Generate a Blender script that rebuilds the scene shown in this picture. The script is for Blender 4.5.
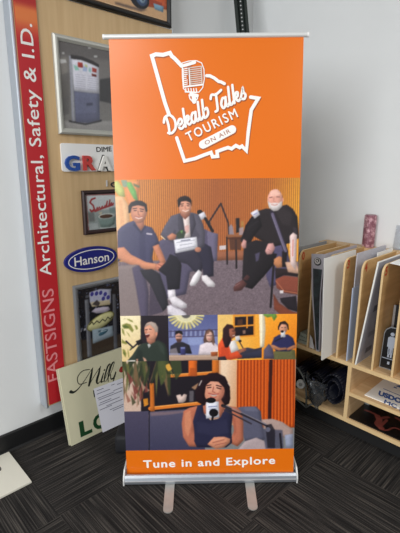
import bpy, bmesh, math, random
import numpy as np
from mathutils import Vector, Matrix

for o in list(bpy.data.objects): bpy.data.objects.remove(o)
SC = bpy.context.scene
COL = SC.collection

# ------------------------------------------------------------------ camera
# Room axes: x runs along the back wall, y runs along the left wall, z up; metres.
cam = bpy.data.cameras.new('camera'); camo = bpy.data.objects.new('camera', cam); COL.objects.link(camo)
cam.sensor_fit = 'HORIZONTAL'; cam.sensor_width = 36.0; cam.lens = 37.75
cam.clip_start = 0.05; cam.clip_end = 60
camo.matrix_world = Matrix(((0.69247, -0.17607, 0.69964, 0), (0.72143, 0.16113, -0.67349, 0), (0.00585, 0.97110, 0.23860, 1.61), (0, 0, 0, 1)))
SC.camera = camo

# ------------------------------------------------------------------ light
def srgb(c):
    return tuple(((v / 255) / 12.92 if v / 255 <= .04045 else ((v / 255 + .055) / 1.055) ** 2.4) for v in c)
world = bpy.data.worlds.new('room_ambient'); SC.world = world; world.use_nodes = True
bg = world.node_tree.nodes['Background']
bg.inputs['Color'].default_value = (1.0, 0.985, 0.965, 1); bg.inputs['Strength'].default_value = 0.36
def area(name, loc, target, sx, sy, power, color):
    l = bpy.data.lights.new(name, 'AREA'); l.shape = 'RECTANGLE'; l.size = sx; l.size_y = sy; l.energy = power; l.color = color
    o = bpy.data.objects.new(name, l); COL.objects.link(o); o.location = loc
    d = Vector(target) - Vector(loc); o.rotation_euler = d.to_track_quat('-Z', 'Y').to_euler()
    return o
# storefront windows behind the photographer, a ceiling troffer, and an added overhead fill lamp
area('storefront_window_light', (1.3, -6.8, 2.7), (-1.2, 1.6, 1.35), 4.6, 3.4, 500, (0.95, 0.978, 1.0))
area('overhead_area_light', (-0.62, -0.82, 3.05), (-0.62, -0.82, 0), 0.6, 1.2, 34, (1.0, 0.98, 0.95))
area('overhead_area_light', (1.5, 1.2, 3.05), (1.5, 1.2, 0), 1.2, 0.6, 44, (1.0, 0.98, 0.95))  # added fill, no fixture of the shop; brightens the sorter and back wall
SC.view_settings.view_transform = 'Standard'; SC.view_settings.look = 'None'
SC.view_settings.gamma = 1.0; SC.view_settings.use_curve_mapping = False
SC.view_settings.exposure = -0.07

# ------------------------------------------------------------------ materials
MATS = {}
def mat(name, c, rough=.6, metal=0, var=0, vscale=8, trans=0, spec=.5, stretch=None, bump=0, bscale=200, c2=None, coat=0, emit=None, alpha=1):
    """procedural material: a base colour with a little noise variation, optional grain bump"""
    if name in MATS: return MATS[name]
    m = bpy.data.materials.new(name); m.use_nodes = True; nt = m.node_tree; N = nt.nodes; L = nt.links
    b = N['Principled BSDF']; col = srgb(c)
    b.inputs['Roughness'].default_value = rough; b.inputs['Metallic'].default_value = metal
    b.inputs['Specular IOR Level'].default_value = spec; b.inputs['Transmission Weight'].default_value = trans
    b.inputs['Coat Weight'].default_value = coat; b.inputs['Alpha'].default_value = alpha
    tc = N.new('ShaderNodeTexCoord'); mp = N.new('ShaderNodeMapping'); L.new(tc.outputs['Object'], mp.inputs['Vector'])
    if stretch: mp.inputs['Scale'].default_value = stretch
    nz = N.new('ShaderNodeTexNoise'); nz.inputs['Scale'].default_value = vscale; nz.inputs['Detail'].default_value = 4
    L.new(mp.outputs['Vector'], nz.inputs['Vector'])
    rp = N.new('ShaderNodeValToRGB'); L.new(nz.outputs['Fac'], rp.inputs['Fac'])
    a = srgb(c2) if c2 else tuple(v * (1 - var) for v in col)
    rp.color_ramp.elements[0].position = .3; rp.color_ramp.elements[0].color = (*a, 1)
    rp.color_ramp.elements[1].position = .7; rp.color_ramp.elements[1].color = (*col, 1)
    L.new(rp.outputs['Color'], b.inputs['Base Color'])
    if bump:
        n2 = N.new('ShaderNodeTexNoise'); n2.inputs['Scale'].default_value = bscale; L.new(tc.outputs['Object'], n2.inputs['Vector'])
        bp = N.new('ShaderNodeBump'); bp.inputs['Strength'].default_value = bump; bp.inputs['Distance'].default_value = .002
        L.new(n2.outputs['Fac'], bp.inputs['Height']); L.new(bp.outputs['Normal'], b.inputs['Normal'])
    MATS[name] = m
    return m
def printmat(name, rough=.45, spec=.4):
    """printed sheet: colours come from the mesh's colour attribute"""
    if name in MATS: return MATS[name]
    m = bpy.data.materials.new(name); m.use_nodes = True; nt = m.node_tree
    b = nt.nodes['Principled BSDF']; at = nt.nodes.new('ShaderNodeAttribute'); at.attribute_name = 'Col'
    nt.links.new(at.outputs['Color'], b.inputs['Base Color']); b.inputs['Roughness'].default_value = rough; b.inputs['Specular IOR Level'].default_value = spec
    MATS[name] = m
    return m

# ------------------------------------------------------------------ mesh builder
class MB:
    def __init__(s): s.v = []; s.f = []; s.m = []
    def add(s, vs, fs, mi=0):
        k = len(s.v); s.v += [tuple(p) for p in vs]
        for f in fs: s.f.append([k + i for i in f]); s.m.append(mi)
        return s
    def hexa(s, c, mi=0):
        return s.add(c, [(0, 3, 2, 1), (4, 5, 6, 7), (0, 1, 5, 4), (1, 2, 6, 5), (2, 3, 7, 6), (3, 0, 4, 7)], mi)
    def box(s, a, b, mi=0):
        (x0, y0, z0), (x1, y1, z1) = a, b
        return s.hexa([(x0, y0, z0), (x1, y0, z0), (x1, y1, z0), (x0, y1, z0), (x0, y0, z1), (x1, y0, z1), (x1, y1, z1), (x0, y1, z1)], mi)
    def slab(s, quad, n, t, mi=0):
        """quad corners plus thickness t along n"""
        n = Vector(n).normalized() * t; q = [Vector(p) for p in quad]
        return s.hexa([*q, *[p + n for p in q]], mi)
    def prism(s, pts, d, mi=0, cap=None):
        k = len(pts); d = Vector(d); q = [Vector(p) for p in pts]
        s.add([*q, *[p + d for p in q]], [(i, (i + 1) % k, (i + 1) % k + k, i + k) for i in range(k)], mi)
        s.add(q, [tuple(range(k))[::-1]], mi if cap is None else cap); s.add([p + d for p in q], [tuple(range(k))], mi if cap is None else cap)
        return s
    def tube(s, pts, r, n=10, mi=0, caps=True):
        P = [Vector(p) for p in pts]; rs = r if isinstance(r, (list, tuple)) else [r] * len(P); vs = []; up = None
        for i, p in enumerate(P):
            t = (P[min(i + 1, len(P) - 1)] - P[max(i - 1, 0)]).normalized()
            if up is None: up = t.orthogonal().normalized()
            up = (up - t * up.dot(t)).normalized(); w = t.cross(up)
            vs += [p + (up * math.cos(2 * math.pi * j / n) + w * math.sin(2 * math.pi * j / n)) * rs[i] for j in range(n)]
        fs = [(i * n + j, i * n + (j + 1) % n, (i + 1) * n + (j + 1) % n, (i + 1) * n + j) for i in range(len(P) - 1) for j in range(n)]
        if caps: fs += [tuple(range(n))[::-1], tuple(range((len(P) - 1) * n, len(P) * n))]
        return s.add(vs, fs, mi)
    def build(s, name, mats, parent=None, base=(0, 0, 0), bevel=0, smooth=False):
        me = bpy.data.meshes.new(name); B = Vector(BASE.get(parent.name, (0, 0, 0)) if parent else base)
        me.from_pydata([tuple(Vector(p) - B) for p in s.v], [], s.f)
        for m in (mats if isinstance(mats, (list, tuple)) else [mats]): me.materials.append(m)
        me.polygons.foreach_set('material_index', s.m)
        bm = bmesh.new(); bm.from_mesh(me)
        if bevel: bmesh.ops.remove_doubles(bm, verts=bm.verts, dist=1e-5)
        bmesh.ops.recalc_face_normals(bm, faces=bm.faces) if bevel or smooth else None
        if bevel: bmesh.ops.bevel(bm, geom=[e for e in bm.edges if len(e.link_faces) == 2 and e.calc_face_angle(0) > .5], offset=bevel, segments=2, affect='EDGES', profile=.6)
        bm.to_mesh(me); bm.free()
        if smooth: me.polygons.foreach_set('use_smooth', [True] * len(me.polygons))
        o = bpy.data.objects.new(name, me); COL.objects.link(o)
        if parent: o.parent = parent; BASE[o.name] = B
        else: o.location = B; BASE[o.name] = B
        return o
BASE = {}
def tag(o, label=None, cat=None, group=None, kind=None):
    for k, v in (('label', label), ('category', cat), ('group', group), ('kind', kind)):
        if v: o[k] = v
    return o
def thing(name, loc, label, cat, group=None):
    o = bpy.data.objects.new(name, None); COL.objects.link(o); o.location = loc; o.empty_display_size = .05
    BASE[o.name] = Vector(loc)
    return tag(o, label, cat, group)

# a flat face in the room: origin O, in-plane axes A (right) and B (up), n out of the face
class Face:
    def __init__(s, O, A, B):
        s.O = Vector(O); s.A = Vector(A); s.B = Vector(B); s.n = s.A.cross(s.B).normalized()
    def at(s, a, b, off=0): return s.O + s.A * a + s.B * b + s.n * off
def flat(mb, face, pts, off, mi=0):
    return mb.add([face.at(a, b, off) for a, b in pts], [tuple(range(len(pts)))], mi)
def ribbon(mb, face, pts, w, off, mi=0, joints=True):
    """a stroke of the given width along pts, mitred at its bends, with rounded ends"""
    mb.layer = getattr(mb, 'layer', 0) + 1; off = off + 2e-5 * mb.layer
    closed = math.dist(pts[0], pts[-1]) < 1e-6; pts = list(pts[:-1]) if closed else list(pts)
    n = len(pts); ws = list(w)[:n] if isinstance(w, (list, tuple)) else [w] * n
    def nrm(a, b):
        L = math.hypot(b[0] - a[0], b[1] - a[1]) or 1e-9; return (-(b[1] - a[1]) / L, (b[0] - a[0]) / L)
    Lp, Rp = [], []
    for i, p in enumerate(pts):
        a = nrm(pts[i - 1], p) if i or closed else None; b = nrm(p, pts[(i + 1) % n]) if i < n - 1 or closed else None
        a = a or b; b = b or a; mx, my = a[0] + b[0], a[1] + b[1]; q = math.hypot(mx, my)
        if q < .3: mx, my, q = b[0], b[1], 1.0
        mx, my = mx / q, my / q; k = min(1 / max(mx * a[0] + my * a[1], .45), 2.0) * ws[i] / 2
        Lp.append((p[0] + mx * k, p[1] + my * k)); Rp.append((p[0] - mx * k, p[1] - my * k))
    vs = [face.at(*q, off) for q in Rp] + [face.at(*q, off) for q in Lp]
    mb.add(vs, [(i, (i + 1) % n, (i + 1) % n + n, i + n) for i in range(n if closed else n - 1)], mi)
    if joints and not closed:
        for e, o in ((0, 1), (n - 1, n - 2)):
            t = math.atan2(pts[e][1] - pts[o][1], pts[e][0] - pts[o][0]); r = ws[e] / 2
            flat(mb, face, [(pts[e][0] + r * math.cos(t + g), pts[e][1] + r * math.sin(t + g)) for g in np.linspace(-math.pi / 2, math.pi / 2, 8)], off, mi)
    return mb
SCRIPT = {'D': (.78, [[(.14, .94), (.17, .5), (.10, .05)], [(-.10, .74), (.06, .97), (.42, .97), (.68, .62), (.60, .2), (.28, .03), (.02, .12)]]),
          'e': (.47, [[(.06, .24), (.34, .30), (.36, .48), (.22, .54), (.06, .34), (.12, .07), (.30, .03), (.50, .17)]]),
          'k': (.53, [[(.17, .97), (.06, .03)], [(.10, .26), (.28, .50), (.42, .48), (.36, .30), (.18, .26)], [(.2, .26), (.34, .05), (.54, .12)]]),
          'a': (.56, [[(.42, .46), (.22, .54), (.05, .28), (.13, .04), (.30, .12), (.42, .5)], [(.43, .53), (.38, .16), (.46, .03), (.58, .14)]]),
          'l': (.32, [[(.19, .97), (.08, .14), (.18, .03), (.33, .13)]]),
          'b': (.52, [[(.19, .97), (.07, .12), (.22, .03), (.40, .18), (.38, .46), (.18, .42)]]),
          'T': (.60, [[(.02, .78), (.14, .96), (.42, .88), (.84, .98)], [(.44, .9), (.38, .4), (.32, .08), (.16, .04)]]),
          's': (.44, [[(.0, .12), (.2, .42), (.28, .58), (.28, .36), (.38, .18), (.26, .02), (.06, .08)]])}
def script(mb, face, word, p0, p1, cap, w, off, mi=0, shear=.22):
    """brush-script lettering drawn as thick joined strokes"""
    total = sum(SCRIPT[c][0] for c in word); dx, dy = p1[0] - p0[0], p1[1] - p0[1]; L = math.hypot(dx, dy); ux, uy = dx / L, dy / L; x = 0
    for c in word:
        wd, strokes = SCRIPT[c]
        for st in strokes:
            pts = smooth_pts(st, 5); q = []
            for a, b in pts:
                X = (x + a + shear * b) / total * L; Y = b * cap; q.append((p0[0] + ux * X - uy * Y, p0[1] + uy * X + ux * Y))
            ribbon(mb, face, q, w, off, mi)
        x += wd
def smooth_pts(pts, n=5):
    out = []; P = [pts[0]] + list(pts) + [pts[-1]]
    for i in range(1, len(P) - 2):
        for k in range(n):
            t = k / n; a, b, c, d = P[i - 1], P[i], P[i + 1], P[i + 2]
            out.append(tuple(.5 * (2 * b[j] + (c[j] - a[j]) * t + (2 * a[j] - 5 * b[j] + 4 * c[j] - d[j]) * t * t + (3 * b[j] - a[j] - 3 * c[j] + d[j]) * t ** 3) for j in (0, 1)))
    return out + [pts[-1]]
def text(mb, face, string, p0, p1, cap, off, mi=0, bold=0, shear=0, spacing=1, depth=0):
    """lettering set on a face from baseline start p0 to baseline end p1 with the given capital height"""
    cu = bpy.data.curves.new('lettering', 'FONT'); cu.body = string; cu.size = 1; cu.offset = 0 if bold < 0 or ('M' in string and not depth) else bold; cu.shear = shear; cu.space_character = spacing; cu.resolution_u = 3
    if depth: cu.extrude = .5
    ob = bpy.data.objects.new('lettering', cu); COL.objects.link(ob)
    dg = bpy.context.evaluated_depsgraph_get(); me = bpy.data.meshes.new_from_object(ob.evaluated_get(dg))
    bpy.data.objects.remove(ob); bpy.data.curves.remove(cu)
    vs = [v.co.copy() for v in me.vertices]; fs = [tuple(p.vertices) for p in me.polygons]; bpy.data.meshes.remove(me)
    x0 = min(v.x for v in vs); x1 = max(v.x for v in vs)
    dx, dy = p1[0] - p0[0], p1[1] - p0[1]; L = math.hypot(dx, dy); ux, uy = dx / L, dy / L
    over = bold < 0 or 'M' in string; bold = abs(bold)
    if over and bold and not depth:      # the outline offset eats an M's notch: thicken it by overprinting
        bold_steps = [(0, 0), (bold, 0), (-bold, 0), (0, bold), (0, -bold)]
    else: bold_steps = [(0, 0)]
    nv = len(vs); fs = [tuple(i + nv * k for i in f) for k in range(len(bold_steps)) for f in fs]
    vs = [Vector((v.x + a, v.y + b, v.z + (k * 2e-5 if not depth else 0))) for k, (a, b) in enumerate(bold_steps) for v in vs]
    x0 = min(v.x for v in vs); x1 = max(v.x for v in vs)
    out = []
    for v in vs:
        x = (v.x - x0) / (x1 - x0) * L; y = v.y / .727 * cap
        out.append(face.at(p0[0] + ux * x - uy * y, p0[1] + uy * x + ux * y, off + ((v.z + .5) * depth if depth else v.z)))
    return mb.add(out, fs, mi)

# ------------------------------------------------------------------ printed pictures
def box_blur(a, r):
    for ax in (0, 1):
        for _ in range(2):
            p = np.pad(a, [(r, r) if k == ax else (0, 0) for k in (0, 1)], mode='edge'); c = np.cumsum(p, axis=ax)
            z = np.zeros_like(np.take(c, [0], axis=ax)); c = np.concatenate([z, c], axis=ax); n = a.shape[ax]
            a = (np.take(c, range(2 * r + 1, 2 * r + 1 + n), axis=ax) - np.take(c, range(0, n), axis=ax)) / (2 * r + 1)
    return a
def paint(cmds, rect, cell, unit, seed=1):
    """draw a printed picture (flat colour shapes) on a grid covering rect = (a0, b0, a1, b1) in metres"""
    a0, b0, a1, b1 = rect; nw = int(round((a1 - a0) / cell)) + 1; nh = int(round((b1 - b0) / cell)) + 1; S = 2
    W, H = nw * S, nh * S; sx = (a1 - a0) / (nw - 1); sy = (b1 - b0) / (nh - 1)
    gx = a0 + (np.arange(W) / S - .25) * sx; gy = b0 + (np.arange(H) / S - .25) * sy
    img = np.full((H, W, 3), .5); rng = np.random.default_rng(seed)
    def poly(pts, soft=0):
        q = np.array(pts); pad = soft * unit * 3 + sx * 2
        i0, i1 = np.searchsorted(gx, [q[:, 0].min() - pad, q[:, 0].max() + pad]); j0, j1 = np.searchsorted(gy, [q[:, 1].min() - pad, q[:, 1].max() + pad])
        if i1 <= i0 or j1 <= j0: return None
        X, Y = np.meshgrid(gx[i0:i1], gy[j0:j1]); M = np.zeros(X.shape, bool); k = len(q)
        for n in range(k):
            (xa, ya), (xb, yb) = q[n], q[(n + 1) % k]
            if ya == yb: continue
            M ^= ((ya > Y) != (yb > Y)) & (X < (xb - xa) * (Y - ya) / (yb - ya) + xa)
        M = M.astype(float); r = int(round(soft * unit / sx * S * .6))
        if r > 0: M = box_blur(M, r)
        return (slice(j0, j1), slice(i0, i1)), M, X, Y
    def mix(sl, M, c): img[sl] = img[sl] * (1 - M[..., None]) + np.asarray(c) * M[..., None]
    def model(sl, M):  # rounds a figure off the way the photographs show it
        q = max(2, int(round(2.4 * unit / sx * S))); Bl = box_blur(M, q); gxx = np.gradient(Bl, axis=1) * q; gyy = np.gradient(Bl, axis=0) * q
        img[sl] = np.clip(img[sl] * (1 + M * np.clip(-.30 * (1 - Bl) + .30 * gxx - .34 * gyy, -.34, .16))[..., None], 0, 1)
    for c in cmds:
        k = c[0]
        if k == 'p':
            r = poly(c[2], c[4])
            if r:
                mix(r[0], r[1] * c[3], np.array(c[1]) / 255)
                if c[3] == 1 and c[4] > 0: model(r[0], r[1])
        elif k == 'e':
            _, colr, ce, rx, ry, rot, al, so = c; ca, sa = math.cos(math.radians(-rot)), math.sin(math.radians(-rot))
            pts = [(ce[0] + rx * math.cos(t) * ca - ry * math.sin(t) * sa, ce[1] + rx * math.cos(t) * sa + ry * math.sin(t) * ca) for t in np.linspace(0, 2 * math.pi, 28, endpoint=False)]
            r = poly(pts, so)
            if r:
                mix(r[0], r[1] * al, np.array(colr) / 255)
                if al == 1 and rx > unit * 3: model(r[0], r[1])
        elif k == 'l':
            _, colr, w, pts, al = c; q = np.array(pts); pad = w
            i0, i1 = np.searchsorted(gx, [q[:, 0].min() - pad, q[:, 0].max() + pad]); j0, j1 = np.searchsorted(gy, [q[:, 1].min() - pad, q[:, 1].max() + pad])
            if i1 <= i0 or j1 <= j0: continue
            X, Y = np.meshgrid(gx[i0:i1], gy[j0:j1]); D = np.full(X.shape, 9.)
            for (xa, ya), (xb, yb) in zip(pts[:-1], pts[1:]):
                dx, dy = xb - xa, yb - ya; t = np.clip(((X - xa) * dx + (Y - ya) * dy) / max(dx * dx + dy * dy, 1e-12), 0, 1)
                D = np.minimum(D, np.hypot(X - xa - t * dx, Y - ya - t * dy))
            mix((slice(j0, j1), slice(i0, i1)), np.clip((w / 2 - D) / (sx * .5) + .5, 0, 1) * al, np.array(colr) / 255)
        elif k == 'g':
            _, cA, cB, pA, pB, pts = c; r = poly(pts)
            if not r: continue
            sl, M, X, Y = r; dx, dy = pB[0] - pA[0], pB[1] - pA[1]
            t = np.clip(((X - pA[0]) * dx + (Y - pA[1]) * dy) / (dx * dx + dy * dy), 0, 1)[..., None]
            mix(sl, M, (np.array(cA) * (1 - t) + np.array(cB) * t) / 255)
        elif k == 's':
            _, colr, per, frac, al, pts = c; r = poly(pts)
            if r: mix(r[0], r[1] * al * np.clip(.5 + (np.cos(2 * math.pi * r[2] / per) - 1 + 2 * frac) * 1.4, 0, 1), np.array(colr) / 255)
        elif k == 'n':
            _, amp, sc, pts = c; r = poly(pts)
            if not r: continue
            M = r[1]; n = box_blur(rng.normal(0, 1, M.shape), max(1, int(sc * unit / sx))); n /= n.std() + 1e-9
            img[r[0]] = np.clip(img[r[0]] * (1 + (n * amp * M)[..., None]), 0, 1)
    img = np.stack([box_blur(img[..., k], 1) for k in range(3)], -1).reshape(nh, S, nw, S, 3).mean((1, 3))
    return np.clip(img, 0, 1), nw, nh
def picture(name, face, rect, off, cmds, cell, unit, material, parent, thick=0):
    img, nw, nh = paint(cmds, rect, cell, unit); B = BASE[parent.name]
    aa = np.linspace(rect[0], rect[2], nw); bb = np.linspace(rect[1], rect[3], nh)
    O = np.array(face.at(0, 0, off) - B); A = np.array(face.A); Bv = np.array(face.B)
    V = O + aa[None, :, None] * A + bb[:, None, None] * Bv
    idx = np.arange(nw * nh).reshape(nh, nw)
    F = np.stack([idx[:-1, :-1], idx[:-1, 1:], idx[1:, 1:], idx[1:, :-1]], -1).reshape(-1, 4)
    me = bpy.data.meshes.new(name); me.vertices.add(nw * nh); me.vertices.foreach_set('co', V.reshape(-1).astype(np.float32))
    me.loops.add(F.size); me.loops.foreach_set('vertex_index', F.reshape(-1).astype(np.int32)); me.polygons.add(len(F))
    me.polygons.foreach_set('loop_start', np.arange(0, F.size, 4, dtype=np.int32)); me.update(calc_edges=True)
    at = me.color_attributes.new('Col', 'FLOAT_COLOR', 'POINT'); lin = np.where(img <= .04045, img / 12.92, ((img + .055) / 1.055) ** 2.4)
    at.data.foreach_set('color', np.concatenate([lin, np.ones((nh, nw, 1))], -1).reshape(-1).astype(np.float32))
    me.materials.append(material); o = bpy.data.objects.new(name, me); COL.objects.link(o); o.parent = parent; BASE[o.name] = B
    return o

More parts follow.
